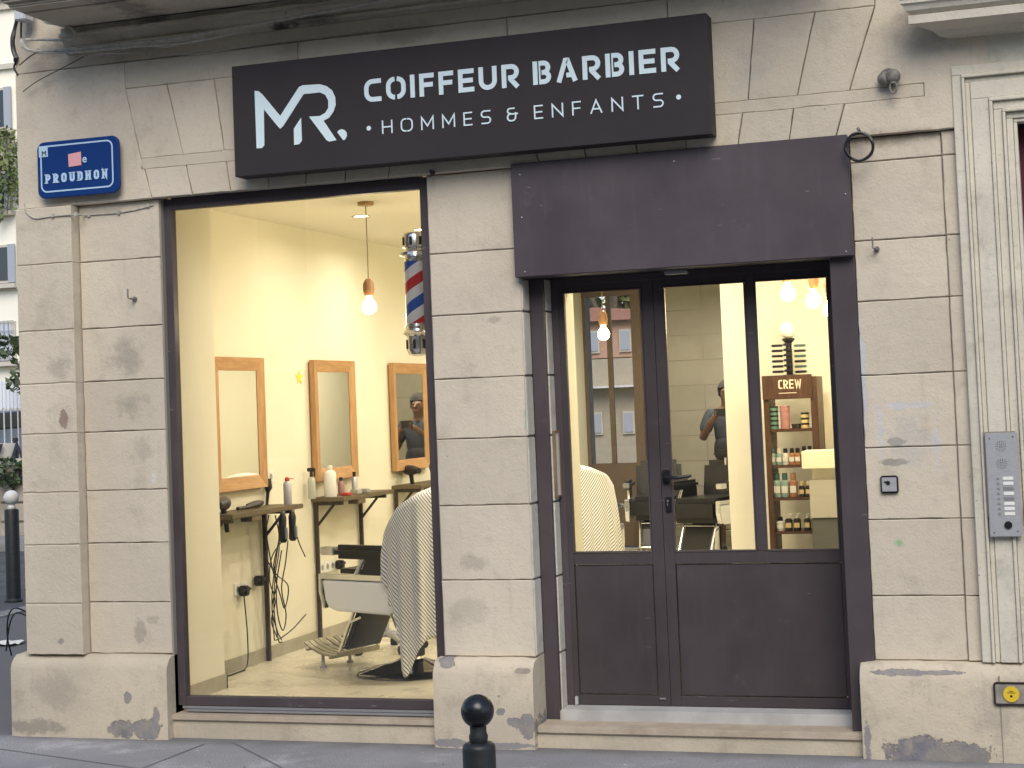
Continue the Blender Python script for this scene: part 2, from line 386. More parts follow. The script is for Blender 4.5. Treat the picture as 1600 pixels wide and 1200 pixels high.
zl = [.455, .74, 1.07, 1.365, 1.695, 1.98, 2.28, 2.66, 2.985]
for i in range(len(zl)-1):
    rect(-5.695, -5.325, zl[i], zl[i+1], -.075)
    rect(-5.325, -4.806, zl[i], zl[i+1], 0)
zm = [.455, .85, 1.238, 1.587, 1.902, 2.237, 2.565, 2.985]
for i in range(len(zm)-1):
    rect(-3.196, -2.694, zm[i], zm[i+1], 0)
    rect(-2.7035, -2.6945, zm[i], zm[i+1], .006, y1=.13) if False else None
zr = [.455, .763, 1.129, 1.475, 1.826, 2.185, 2.48, 2.865, 2.985]
for i in range(len(zr)-1):
    rect(-.978, -.54, zr[i], zr[i+1], 0)
    rect(-.5405, -.30, zr[i], zr[i+1], -.014, g=.0015)
    if i == 6: pass
# lintel band with its flat-arch joints
cut = [(-4.825, -4.867), (-4.571, -4.605), (-4.333, -4.355), (-4.10, -4.11), (-3.88, -3.87), (-3.65, -3.63), (-3.40, -3.36)]
cutr = [(-2.55, -2.60), (-2.30, -2.33), (-2.03, -2.05), (-1.78, -1.77), (-1.52, -1.487), (-1.265, -1.233), (-1.038, -.984)]
Y1 = -.04
block([(-5.695, 2.985), (cut[0][0], 2.985), (cut[0][1], 3.155), (-4.884, 3.20), (-4.973, 3.62), (-4.973, 3.77), (-5.695, 3.77)], Y1, g=.0012)
allc = cut+cutr
for a, c_ in zip(allc[:-1], allc[1:]): block([(a[0], 2.985), (c_[0], 2.985), (c_[1], 3.156), (a[1], 3.156)], Y1, g=.0025)
rect(-4.888, -.606, 3.151, 3.2165, Y1, g=.0012)
top = [(-4.885, -4.975), (-4.619, -4.709), (-4.365, -4.413), (-4.11, -4.14), (-3.85, -3.86), (-3.6, -3.56), (-3.3, -3.2), (-2.6, -2.7), (-2.2, -2.22), (-1.85, -1.84), (-1.458, -1.408), (-1.214, -1.107), (-.959, -.817)]
for a, c_ in zip(top[:-1], top[1:]): block([(a[0], 3.212), (c_[0], 3.212), (c_[1], 3.619), (a[1], 3.619)], Y1, g=.002)
for a, c_ in zip([-4.975, -3.9, -2.7, -1.845], [-3.9, -2.7, -1.845, -.817]): rect(a, c_, 3.616, 3.77, Y1, g=.0015)
block([(cutr[-1][0], 2.985), (-.30, 2.985), (-.30, 3.77), (-.817, 3.77), (-.817, 3.617), (-.959, 3.213), (-.606, 3.213), (-.606, 3.155), (cutr[-1][1], 3.155)], Y1)
rect(-5.695, -.3, 3.77, 4.6, -.035)
# pilaster return and side wall along the other street
st.box(-5.695, -5.3285, -.068, .018, .46, 2.98)
masonry = st.build('dressed_stone', M['stone'], B)
TONES.extend([.4]*(len(masonry.data.polygons)-len(TONES)))
ta = masonry.data.attributes.new('tone', 'FLOAT', 'FACE'); ta.data.foreach_set('value', TONES)
sw = MB()
for i, (z0, z1) in enumerate(zip([.46]+zl[1:], zl[1:]+[3.77])):
    for k in range(10): sw.box(-5.70, -5.66, .03+k*.98, .03+k*.98+.972, z0+.004, z1-.004, .004)
sw.build('side_wall_stone', M['stone'], B)
# right-facing edge stones of the middle pier beside the door
rv = MB()
for i in range(len(zm)-1): rv.box(-2.70, -2.689, .008, .125, zm[i]+.005, min(zm[i+1], 2.41)-.005, .004) if zm[i] < 2.3 else None
for i in range(len(zm)-1): rv.box(-2.625, -2.608, .16, .25, zm[i]+.004, min(zm[i+1], 2.41)-.004, .003) if zm[i] < 2.3 else None
rv.box(-2.625, -2.609, .16, .25, .12, .451, .003)
rv.build('door_reveal_stone', M['reveal_stone'], B)
# plinth
pl = MB()
def plinth(x0, x1, n=14):
    """base course with a rounded, slightly uneven shoulder"""
    prof = [(.03, .455), (-.03, .452), (-.058, .437), (-.078, .41), (-.09, .375), (-.092, .2), (-.095, .0)]
    xs = [x0+(x1-x0)*i/n for i in range(n+1)]; vs = []; m = len(prof)
    for i, x in enumerate(xs):
        e = .012 if i in (0, n) else 0
        for j, (y, z) in enumerate(prof):
            vs.append((x, y+(e if 0 < j else 0)+random.uniform(-.002, .002), z-(e*.6 if j < 4 else 0)+(random.uniform(-.003, .003) if 0 < j < m-1 else 0)))
    fs = [(i*m+j, i*m+j+1, (i+1)*m+j+1, (i+1)*m+j) for i in range(n) for j in range(m-1)]
    b0 = len(vs); vs += [(x0, .14, .455), (x0, .14, 0), (x1, .14, .455), (x1, .14, 0)]
    fs += [tuple([b0]+[b0+1]+[m-1-j for j in range(m)]), tuple([b0+3, b0+2]+[n*m+j for j in range(m)]), (b0, 0, n*m, b0+2)]
    pl.add(vs, fs)
for a in ((-5.80, -4.80, 14), (-3.235, -2.69, 8), (-1.045, 1.0, 30)):
    pl = MB(); plinth(*a); pl.build('plinth', M['plinth'], B, smooth=True)
pj = MB(); pj.box(-.404, -.399, -.0955, -.05, 0, .40)
pj.build('plinth_joint', M['joint'], B)
# sills
sl_ = MB(); sl_.box(-4.805, -3.235, -.035, .13, .098, .128, .004); sl_.build('window_sill', M['marble'], B)
sl_ = MB(); sl_.box(-4.80, -3.232, -.02, .11, 0, .096); sl_.box(-2.69, -1.045, -.03, .03, 0, .074); sl_.build('step_riser', M['plinth'], B)
sl_ = MB(); sl_.box(-2.688, -1.047, -.045, .125, .076, .113, .005); sl_.build('door_step', M['marble'], B)
sl_ = MB(); sl_.box(-2.61, -1.09, .12, .36, .08, .168, .004); sl_.build('threshold', M['granite'], B)
# cornice and balcony slab over the shop
cn = MB()
def cornice(prof, x0, x1, n=60, amp=.003):
    m = len(prof); vs = []
    for i in range(n+1):
        x = x0+(x1-x0)*i/n
        for (y, z) in prof: vs.append((x, y+random.uniform(-amp, amp), z+random.uniform(-amp, amp)))
    fs = [(i*m+j, i*m+j+1, (i+1)*m+j+1, (i+1)*m+j) for i in range(n) for j in range(m-1)]
    fs += [tuple(range(m-1, -1, -1)), tuple(range(n*m, n*m+m))]
    cn.add(vs, fs)
cornice([(0, 3.846), (-.050, 3.848), (-.060, 3.855), (-.088, 3.862), (-.09, 3.874), (-.07, 3.882), (-.10, 3.93), (-.128, 3.936), (-.13, 3.95), (-.10, 3.957), (-.105, 3.985), (0, 3.99)], -5.34, -.9)
cn.build('cornice', M['slab'], B)
cn = MB()
cn.box(-5.33, -.9, -.62, 0, 3.992, 4.15, .01); cn.box(-5.36, -.86, -.66, -.56, 4.02, 4.20, .012)
cn.box(-5.31, -.92, -.50, -.13, 3.985, 3.995)
cn.build('balcony_slab', M['slab'], B)
cn = MB(); cn.box(-5.60, -5.53, -.17, -.08, 4.05, 4.4, .006); cn.build('utility_box', mat('pale_box', (.55, .57, .60), .5), B)

# ---- shop window: frame, pane, bottom rail
fr = MB(); y0, y1 = .045, .10
fr.box(-4.805, -4.755, y0, y1, .165, 2.985); fr.box(-3.255, -3.196, y0, y1, .165, 2.985)
fr.box(-4.755, -3.255, y0+.001, y1+.004, 2.925, 3.0); fr.box(-4.755, -3.255, y0+.001, y1-.001, .165, .215)
frame = fr.build('shop_window_frame', M['purple2'], B, bevel=.003)
rl = MB(); rl.box(-4.75, -3.25, .03, .10, .134, .146, .002); rl.box(-4.78, -3.24, .05, .10, .148, .163); rl.build('bottom_rail', M['rail'], frame)
gl = MB(); gl.box(-4.756, -3.254, .078, .084, .214, 2.926); gl.build('pane', M['glass'], frame)
hd = MB(); hd.box(-4.806, -3.195, .103, .30, 2.99, 3.03); 
# ---- fascia panel above the door
fp = MB(); fp.box(-2.705, -.978, -.056, .10, 2.408, 3.0, .004)
fpo = fp.build('fascia_panel', M['purple'], B)
for x, y in ((812, 273), (815, 340), (1053, 252), (1321, 227), (1321, 303), (820, 425), (1322, 393)):
    x_, z_ = wp(x, y, -.058); s_ = MB(); s_.sphere((x_, -.058, z_), .0045, 8, 6, sy=.5); s_.build('screw', M['rail'], fpo, smooth=True)
# ---- door frame
df = MB()
df.box(-2.69, -2.615, .128, .165, .114, 2.41); df.box(-1.10, -.978, -.004, .20, .114, 2.41)
df.box(-2.61, -2.572, .25, .32, .165, 2.45); df.box(-1.12, -1.09, .25, .32, .165, 2.45); df.box(-2.572, -1.12, .25, .32, 2.375, 2.45)
dfo = df.build('door_frame', M['purple2'], B, bevel=.003)
ct = MB(); ct.box(-1.95, -1.83, .08, .13, 2.385, 2.405, .004); ct.build('closer_cover', M['rail'], dfo)
sfx = MB(); sfx.box(-2.62, -1.09, .08, .62, 2.412, 3.02); sfx.build('door_soffit', M['blackmet'], B)
# ---- left leaf and right leaf
def leaf(x0, x1, glaz, name, lab=None):
    mb = MB(); ya, yb = .255, .305
    xs = [x0]+[g for p in glaz for g in p]+[x1]
    for i in range(0, len(xs), 2): mb.box(xs[i], xs[i+1], ya, yb, .170 if i in (0, len(xs)-2) else .962, 2.380)
    for a, c_ in glaz: mb.box(a, c_, ya+.001, yb-.001, 2.338, 2.379)
    mb.box(x0+.0005+(xs[1]-x0), xs[-2], ya+.001, yb-.001, .90, .961); mb.box(xs[1], xs[-2], ya+.001, yb-.001, .171, .222)
    lf = mb.build(name, M['doorpaint'], B, bevel=.002)
    p_ = MB(); p_.box(xs[1]+.004, xs[-2]-.004, ya+.008, yb-.008, .226, .896, .003); p_.build('lower_panel', M['doorpaint'], lf)
    gb = MB()
    for a, c_ in glaz:
        q = MB(); q.box(a, c_, .277, .283, .962, 2.338); q.build('pane', M['glass'], lf)
        for (u0, u1, v0, v1) in ((a, a+.008, .97, 2.33), (c_-.008, c_, .97, 2.33), (a, c_, 2.33, 2.338), (a, c_, .962, .97)): gb.box(u0+.0004, u1-.0004, ya-.004, ya+.006, v0+.0004, v1-.0004)
    gb.build('glazing_bead', M['purple2'], lf)
    return lf
l1 = leaf(-2.575, -2.0555, [(-2.545, -2.117)], 'door_leaf')
l2 = leaf(-2.0535, -1.117, [(-2.000, -1.571), (-1.522, -1.150)], 'door_leaf')
q = MB(); q.box(-2.072, -2.036, .3052, .312, .18, 2.37); q.build('meeting_strip', M['doorpaint'], l1)
# weather stud, handle, lock
h = MB(); h.box(-2.045, -2.005, .238, .256, 1.315, 1.385, .006); h.tube([(-2.025, .245, 1.35), (-2.025, .205, 1.35), (-2.01, .197, 1.349), (-1.96, .195, 1.345), (-1.895, .197, 1.352), (-1.885, .205, 1.353)], [.009, .009, .010, .010, .009, .007], 10)
h.build('handle', M['black'], l2, smooth=True)
h = MB(); h.box(-2.036, -2.004, .246, .256, 1.165, 1.245, .008); h.tube([(-2.02, .248, 1.225), (-2.02, .240, 1.225)], .010, 12); h.build('lock', M['black'], l2)
h = MB(); h.box(-2.024, -2.019, .238, .242, 1.20, 1.215); h.tube([(-2.02, .241, 1.225), (-2.02, .236, 1.225)], .006, 10); h.build('lock_cylinder', M['chrome'], l2)
h = MB(); h.box(-2.112, -2.08, .250, .2545, .205, .213); h.build('kick_stud', M['rail'], l1)
h = MB(); h.box(-2.565, -2.55, .235, .262, .17, .215, .003); h.build('hinge', M['granite'], l1)
# framed notice on the left reveal
nf = T('notice_frame', 'narrow wooden framed white notice mounted on the stone reveal left of the door', 'frame', (-2.602, .2, 1.3))
z0, z1 = wp(870, 770, .2)[1], wp(868, 682, .2)[1]
z0, z1 = 1.27, 1.60
q = MB(); q.box(-2.606, -2.597, .172, .243, z0, z1); q.build('sheet', mat('paper', (.7, .69, .64), .6), nf)
q = MB()
for a in ((.165, .175, z0-.008, z1+.008), (.240, .250, z0-.008, z1+.008), (.175, .240, z1, z1+.0085), (.175, .240, z0-.0085, z0)): q.box(-2.607, -2.592, *a)
q.build('frame', mat('old_wood', (.26, .17, .09), .6, vary=.3), nf)

# ---- neighbouring entrance: surround, hood, dark red door
sr = MB()
steps = [(-.475, -.43, -.050), (-.43, -.415, -.066), (-.415, -.392, -.045), (-.392, -.31, -.052), (-.31, -.292, -.062), (-.292, -.252, -.044), (-.252, -.236, -.058), (-.236, -.205, -.034), (-.205, -.187, -.024)]
XR, ZT = 1.26, 3.28
for (a, c_, y) in steps:
    za, zc = ZT-(a+.475), ZT-(c_+.475)
    xa, xc = .79-a-.0, .79-c_
    sr.box(a+.0006, c_-.0006, y, .05+(.10 if c_ > -.19 else 0), .456, zc)
    sr.box(a+.0006, xa-.0006, y+.0004, .05, zc+.0004, za)
    sr.box(xc+.0006, xa-.0006, y, .05, .456, zc)
sr.box(-.20, -.188, .0, .16, .456, ZT-.31); 
sr.box(-.432, 1.22, -.032, 0, 3.281, 3.42)
so_ = sr.build('entrance_surround', M['surround'], B, bevel=.004)
hp = [(0, 3.41), (-.10, 3.425), (-.13, 3.445), (-.235, 3.462), (-.250, 3.464), (-.252, 3.502), (-.235, 3.508), (-.262, 3.525), (-.272, 3.548), (-.285, 3.556), (-.285, 3.572), (-.30, 3.585), (-.325, 3.62), (-.325, 3.66), (0, 3.70)]
hm = MB(); m = len(hp)
ends = [(-.43, 1.22)] + [(-.45, 1.24), (-.50, 1.29)]+[(-.62, 1.41)]*4
vs = []
for (y, z) in hp:
    k = min(1, -y/.25); xl = -.44-.205*k if y > -.255 else -.645-(-y-.25)*.95
    vs.append((xl, y, z))
for (y, z) in hp:
    k = min(1, -y/.25); xl = -.44-.205*k if y > -.255 else -.645-(-y-.25)*.95
    vs.append((.79-xl, y, z))
hm.add(vs, [tuple(range(m-1, -1, -1)), tuple(range(m, 2*m))]+[(i, (i+1) % m, (i+1) % m+m, i+m) for i in range(m)])
hm.build('entrance_hood', M['surround'], B)
dr = MB(); dr.box(-.188, .98, .16, .22, .1, 2.99)
ed = dr.build('entrance_door', mat('dark_red_paint', (.085, .012, .022), .35), B)
q = MB()
for zz in (1.0, 1.75, 2.55): q.box(-.15, .88, .145, .16, zz-.25, zz+.25, .01)
q.build('door_panel', mat('dark_red_panel', (.10, .014, .026), .35), ed)
dr = MB(); dr.box(-.2, 1.0, -.08, .15, 0, .14, .005); dr.build('entrance_step', M['marble'], B)
# ------------------------------------------------------------------ lettering by strokes
def ribbon(mb, pts, w, y0, y1, closed=False, flat=True):
    """a stroke of width w along points (x,z), pushed from y0 to y1, mitred at the bends"""
    P = [Vector(pts[0])]
    for p in pts[1:]:
        if (Vector(p)-P[-1]).length > w*.04: P.append(Vector(p))
    if closed and (P[0]-P[-1]).length < w*.04: P.pop()
    n = len(P); L, Rr = [], []
    for i in range(n):
        a = P[i-1] if (i > 0 or closed) else None; b_ = P[(i+1) % n] if (i < n-1 or closed) else None
        d1 = (P[i]-a).normalized() if a is not None else None; d2 = (b_-P[i]).normalized() if b_ is not None else None
        if d1 is None: nn = Vector((-d2.y, d2.x)); k = 1
        elif d2 is None: nn = Vector((-d1.y, d1.x)); k = 1
        else:
            n1, n2 = Vector((-d1.y, d1.x)), Vector((-d2.y, d2.x)); nn = (n1+n2).normalized(); k = 1/max(.35, nn.dot(n1))
        L.append(P[i]+nn*(w/2*k)); Rr.append(P[i]-nn*(w/2*k))
    vs = [(p.x, y0, p.y) for p in L]+[(p.x, y0, p.y) for p in Rr]+[(p.x, y1, p.y) for p in L]+[(p.x, y1, p.y) for p in Rr]
    fs = []
    for i in range(n if closed else n-1):
        j = (i+1) % n
        fs += [(i, i+n, j+n, j), (i, j, j+2*n, i+2*n), (i+n, i+3*n, j+3*n, j+n)]
    if not closed: fs += [(0, 2*n, 3*n, n), (n-1, 2*n-1, 4*n-1, 3*n-1)]
    mb.add(vs, fs)
def arc(cx, cy, rx, ry, a0, a1, n=8): return [(cx+rx*math.cos(R(a0+(a1-a0)*i/n)), cy+ry*math.sin(R(a0+(a1-a0)*i/n))) for i in range(n+1)]
def glyph(ch, w, s, st=False):
    """centre lines in a box w wide and 1 high with stroke s; st = stencil gaps"""
    l, r, b_, t, m = s/2, w-s/2, s/2, 1-s/2, .5; g = s*.45; cx = w/2; q = min(.30, w*.42, (w-s)/2-.005)
    rr = (r-l)/2
    if ch == 'C': return [[(w*.98, t)]+arc(l+q, t-q, q, q, 90, 180)+arc(l+q, b_+q, q, q, 180, 270)+[(w*.98, b_)]]
    if ch in 'O':
        if st: k = s*.28; return [[(cx-k, t)]+arc(l+q, t-q, q, q, 90, 180)+arc(l+q, b_+q, q, q, 180, 270)+[(cx-k, b_)], [(cx+k, b_)]+arc(r-q, b_+q, q, q, -90, 0)+arc(r-q, t-q, q, q, 0, 90)+[(cx+k, t)]]
        return [arc(l+q, t-q, q, q, 90, 180)+arc(l+q, b_+q, q, q, 180, 270)+arc(r-q, b_+q, q, q, 270, 360)+arc(r-q, t-q, q, q, 0, 90)+[(l+q, t)]]
    if ch == 'I': return [[(cx, 0), (cx, 1)]]
    if ch == 'E': return [[(w, t), (l, t), (l, b_), (w, b_)], [(s, m), (w*.93, m)]]
    if ch == 'F': return [[(w, t), (l, t), (l, 0)], [(s, m), (w*.92, m)]]
    if ch == 'U': return [[(l, 1), (l, b_+q)]+arc(l+q, b_+q, q, q, 180, 270)+arc(r-q, b_+q, q, q, 270, 360)+[(r, 1)]]
    if ch in 'RP':
        rb = (t-(.42))/2; x0 = l if not st else s*1.0
        o = [[(l, 0), (l, t), (r-rb, t)]+arc(r-rb, t-rb, rb, rb, 90, -90)+[(s*1.4, .42)]] if st else [[(l, 0), (l, t), (r-rb, t)]+arc(r-rb, t-rb, rb, rb, 90, -90)+[(s, .42)]]
        if ch == 'R': o.append([(w*.48, .42-s*.2), (w-s*.35, 0)])
        return o
    if ch == 'B':
        r1 = (t-m)/2; r2 = (m-b_)/2; x0 = s*1.3 if st else s*.5
        o = [[(l, 0), (l, 1)], [(x0, t), (r-r1-.02, t)]+arc(r-r1-.02, t-r1, r1, r1, 90, -90)+[(x0+s*.6, m)], [(r-r1-.05, m), (r-r2, m)]+arc(r-r2, b_+r2, r2, r2, 90, -90)+[(x0, b_)]]
        if st: o.append(([(x0+s*.16, b_+s*.4), (x0+s*.16, t-s*.4)], .32))
        return o
    if ch == 'D': return [[(l, b_), (l, t), (r-q, t)]+arc(r-q, t-q, q, q, 90, 0)+arc(r-q, b_+q, q, q, 0, -90)+[(l, b_)]]
    if ch == 'A': return [[(s*.55, 0), (cx-s*.22, 1-s*.42), (cx+s*.22, 1-s*.42), (w-s*.55, 0)], [(cx-.02, .28), (w*.76, .28)]] if s > .15 else [[(s*.5, 0), (cx, 1-s*.6), (w-s*.5, 0)], [(w*.24, .32), (w*.76, .32)]]
    if ch == 'H': return [[(l, 0), (l, 1)], [(r, 0), (r, 1)], [(s, m), (r-s/2, m)]]
    if ch == 'M': return [[(l, 0), (l, 1-s*.6), (cx, .28), (r, 1-s*.6), (r, 0)]]
    if ch == 'W': return [[(l, 1), (w*.27, s*.5), (cx, .8), (w*.73, s*.5), (r, 1)]]
    if ch == 'N': return [[(l, 0), (l, 1-s*.7), (r, s*.7), (r, 1)]]
    if ch == 'T': return [[(0, t), (w, t)], [(cx, 0), (cx, 1-s)]]
    if ch == 'S':
        r1 = (t-m)/2
        return [[(w*.96, t), (l+r1, t)]+arc(l+r1, t-r1, r1, r1, 90, 270)+arc(r-r1, b_+r1, r1, r1, 90, -90)+[(w*.04, b_)]]
    if ch == '&': return [[(w*.72, t), (l+.2, t)]+arc(l+.2, t-.18, .18, .18, 90, 250)+[(w*.5, m+.04), (w, m+.04)], [(l+.28, m+.03)]+arc(l+.25, b_+.25, .25, .25, 100, 270)+arc(w*.78-.25, b_+.25, .25, .25, 270, 350)+[(w*.80, m+.15)]]
    return []
def letter_parts(parent, m, *a, **k):
    lettering(None, *a, parent=parent, m=m, **k)
def lettering(mb, text, x, z, h, s, w, gap, y, widths={}, st=False, space=.5, parent=None, m=None):
    k = 0; one = mb is None
    for ch in text:
        if ch == ' ': x += space*h; continue
        gw = widths.get(ch, w)
        if one: mb = MB()
        for pl_ in glyph(ch, gw, s, st):
            kw = 1
            if isinstance(pl_, tuple): pl_, kw = pl_
            ribbon(mb, [(x+px*h, z+pz*h) for px, pz in pl_], s*h*kw, y-.0004*(k % 4), y+.004); k += 1
        if one: mb.build('letter', m, parent)
        x += (gw+gap)*h
    return x
def text_w(text, w, gap, widths, space): return sum(space if c == ' ' else widths.get(c, w)+gap for c in text)-gap

# ------------------------------------------------------------------ fascia sign
YS = -.165
tl, tr_, bl, br_ = [wp(*p, YS) for p in ((361, 104), (1105, 20), (368, 276.5), (1110.7, 209.5))]
SX0, SX1, SZ0, SZ1 = (tl[0]+bl[0])/2, (tr_[0]+br_[0])/2, (bl[1]+br_[1])/2, (tl[1]+tr_[1])/2
sign = T('shop_sign', 'long dark fascia sign with pale stencil lettering and a large emblem above the shop window', 'sign', ((SX0+SX1)/2, 0, SZ0))
q = MB(); q.box(SX0, SX1, YS, -.045, SZ0, SZ1); q.build('sign_body', M['signbody'], sign, bevel=.003)
def line_fit(text, xa, xb, w, gap, widths, space):
    return (xb-xa)/text_w(text, w, gap, widths, space)
q = MB()
xa, zb = wp(570, 160.5, YS); _, zt = wp(570, 125, YS); xb, zb2 = wp(1062.5, 109.5, YS)
h = zt-zb; wd = {'I': .20, 'R': .78, 'B': .80, 'A': .95, 'E': .72, 'F': .68, 'O': .92, 'C': .82, 'U': .82}; txt = 'COIFFEUR BARBIER'
need = (xb-xa)/h; gap = (need-text_w(txt, .8, 0, wd, .40))/(len(txt)-2)
letter_parts(sign, M['acrylic'], txt, xa, (zb+zb2)/2, h, .205, .8, gap, YS-.003, wd, True, .40-0)
q = MB()
xa, zb = wp(597.5, 209, YS); _, zt = wp(597.5, 188, YS); xb, zb2 = wp(1037.5, 167.5, YS)
h = zt-zb; wd = {'E': .68, 'F': .66, 'M': 1.0, 'A': .92, 'S': .78, 'T': .82, 'N': .86, 'H': .84, 'O': .95, '&': .85}; txt = 'HOMMES & ENFANTS'
need = (xb-xa)/h; gap = (need-text_w(txt, .8, 0, wd, .55))/(len(txt)-3)
letter_parts(sign, M['acrylic'], txt, xa, (zb+zb2)/2, h, .105, .8, gap, YS-.003, wd, True, .55)
for px_, py_ in ((576.5, 200.5), (1060.5, 151.8)):
    q = MB(); x_, z_ = wp(px_, py_, YS); q.prism([(x_+.0125*math.cos(R(a)), z_+.0125*math.sin(R(a))) for a in range(0, 360, 24)], YS-.0035, YS+.002); q.build('dot', M['acrylic'], sign)
def zp(x, y): return wp(340+x/3.75, y/3.75, YS)     # measured on an enlarged detail
q = MB()
for poly in ([(218, 533), (240, 534), (262, 552), (368, 680), (478, 510), (500, 500), (600, 494), (640, 505), (672, 530), (690, 570), (693, 615), (680, 655), (655, 690), (622, 708), (698, 822), (655, 830), (640, 822), (537, 684), (600, 680), (632, 662), (650, 632), (650, 590), (632, 556), (600, 542), (505, 552), (385, 740), (368, 755), (352, 738), (272, 640), (275, 852), (262, 868), (230, 870)],
             [(490, 690), (495, 825), (480, 845), (450, 850), (448, 755)],
             [(702, 775), (712, 763), (728, 757), (745, 762), (757, 778), (759, 798), (748, 818), (738, 822)]):
    q.prism([zp(*p) for p in poly], YS-.0035, YS+.002)
q.build('emblem', M['acrylic'], sign)

# ------------------------------------------------------------------ street name plate
YP = -.10
c0, c1, c2_, c3 = [wp(*p, YP) for p in ((57, 222), (184, 212), (187, 300), (60, 311))]
X0, X1, Z0, Z1 = (c0[0]+c3[0])/2, (c1[0]+c2_[0])/2, (c2_[1]+c3[1])/2, (c0[1]+c1[1])/2
def rrect(x0, x1, z0, z1, r, n=6): return arc(x1-r, z1-r, r, r, 0, 90, n)+arc(x0+r, z1-r, r, r, 90, 180, n)+arc(x0+r, z0+r, r, r, 180, 270, n)+arc(x1-r, z0+r, r, r, 270, 360, n)
plate = T('street_name_plate', 'blue enamel street name plate with rounded corners and a pink sticker on the corner pilaster', 'street sign', ((X0+X1)/2, -.08, Z0))
q = MB(); q.prism(rrect(X0, X1, Z0, Z1, .045), YP, -.078); q.build('plate', mat('blue_enamel', (.004, .035, .17), .45, spec=.25), plate, bevel=.004)
PW = mat('pale_blue_enamel', (.45, .62, .80), .35)
iw = .026; q = MB(); ribbon(q, rrect(X0+iw, X1-iw*1.5, Z0+iw*1.4, Z1-iw, .035), .0085, YP-.0015, YP+.002, closed=True); q.build('border', PW, plate)
q = MB(); q.box(X0+.014, X0+.072, YP-.003, YP+.001, Z1-.085, Z1-.022); q.build('district_label', PW, plate)
def font_text(s_, size, x, z, y, m, parent, name, off=.0, sx=1.0):
    cu = bpy.data.curves.new(name, 'FONT'); cu.body = s_; cu.size = size; cu.extrude = .0012; cu.offset = off; cu.align_x = 'CENTER'
    t_ = bpy.data.objects.new(name, cu); COL.objects.link(t_); bpy.context.view_layer.update()
    me = bpy.data.meshes.new_from_object(t_.evaluated_get(bpy.context.evaluated_depsgraph_get())); bpy.data.objects.remove(t_)
    o_ = origin_of(parent)
    for v in me.vertices: a, b_, c_ = v.co; v.co = (x+a*sx-o_.x, y-c_-o_.y, z+b_-o_.z)
    me.flip_normals() if False else None
    me.materials.clear(); me.materials.append(m); o = bpy.data.objects.new(name, me); COL.objects.link(o); o.parent = parent; return o
def serif_text(mb, txt, x, z, h, s, wd, gap, y, w=.62):
    """stroke lettering with slab feet"""
    k = 0
    for ch in txt:
        gw = wd.get(ch, w)
        for pl_ in glyph(ch, gw, s): ribbon(mb, [(x+a*h, z+c_*h) for a, c_ in pl_], s*h, y-.0003*(k % 4), y+.003); k += 1
        feet = {'P': [(s/2, 0), (s/2, 1)], 'R': [(s/2, 0), (s/2, 1), (gw-.08, 0)], 'U': [(s/2, 1), (gw-s/2, 1)], 'D': [(s/2, 0), (s/2, 1)], 'H': [(s/2, 0), (s/2, 1), (gw-s/2, 0), (gw-s/2, 1)], 'N': [(s/2, 0), (s/2, 1), (gw-s/2, 1)]}.get(ch, [])
        for a, c_ in feet: zc = .05 if c_ == 0 else .95; ribbon(mb, [(x+(a-s*.85)*h, z+zc*h), (x+(a+s*.85)*h, z+zc*h)], .1*h, y-.0018, y+.002)
        x += (gw+gap)*h
    return x
xa, zb = wp(71.5, 287, YP); _, zt = wp(71.5, 272.5, YP); xb, zb2 = wp(168, 278.5, YP)
h = zt-zb; wd = {'O': .66}; txt = 'PROUDHON'; gap = ((xb-xa)/h-text_w(txt, .62, 0, wd, 0))/(len(txt)-1)
q = MB(); serif_text(q, txt, xa, (zb+zb2)/2, h, .25, wd, gap, YP-.002); q.build('name_lettering', PW, plate)
x_, z_ = wp(132.5, 253.5, YP); font_text('e', .062, x_, z_, YP-.002, PW, plate, 'small_lettering', .0012)
x_, z_ = wp(69.5, 244, YP); font_text('M', .042, x_, z_, YP-.0042, M['black'], plate, 'district_letter', 0)
a, c_ = wp(107, 240, YP), wp(127.5, 258, YP)
b = NB('pink_sticker'); wv = b.n('TexWave'); b.lk(b.pos(), wv.inputs[0]); wv.inputs['Scale'].default_value = 55; wv.inputs['Distortion'].default_value = 14
b.lk(b.mix(wv.outputs['Fac'], (.70, .48, .52), (.72, .24, .24)), b.p.inputs['Base Color']); b.p.inputs['Roughness'].default_value = .5
q = MB(); q.prism([(a[0], a[1]-.004), (c_[0], a[1]+.004), (c_[0], c_[1]), (a[0]+.002, c_[1]-.004)], YP-.004, YP-.001); q.build('sticker', b.m, plate)

# ------------------------------------------------------------------ small things fixed to the wall
x_, z_ = wp(1388, 122, -.09)
t = T('broken_lamp_bracket', 'weathered grey lamp holder with a hanging loop fixed to the wall under the hood', 'lamp bracket', (x_, -.04, z_))
gm = mat('weathered_metal', (.23, .22, .20), .7, vary=.5, vscale=40, bump=.4)
q = MB(); q.sphere((x_-.018, -.075, z_), .036, 14, 10, sy=.9); q.sphere((x_+.02, -.085, z_+.006), .038, 14, 10); q.tube([(x_, -.035, z_+.005), (x_, -.08, z_+.005)], .045, 16); q.build('holder', gm, t, smooth=True)
q = MB(); q.tube([(x_+.022+.016*math.cos(R(a)), -.10, z_-.048+.03*math.sin(R(a))) for a in range(0, 361, 30)], .0055, 6); q.tube([(x_+.02, -.1, z_-.015), (x_+.022, -.1, z_-.03)], .013, 8); q.build('loop', gm, t, smooth=True)
x_, z_ = wp(1344, 231, -.06); r_ = (wp(1366, 230, -.06)[0]-wp(1323, 232, -.06)[0])/2
t = T('cable_coil', 'coil of black cable hanging from a nail at the right corner of the aubergine panel', 'cable', (x_, -.06, z_+r_))
q = MB()
pts = []
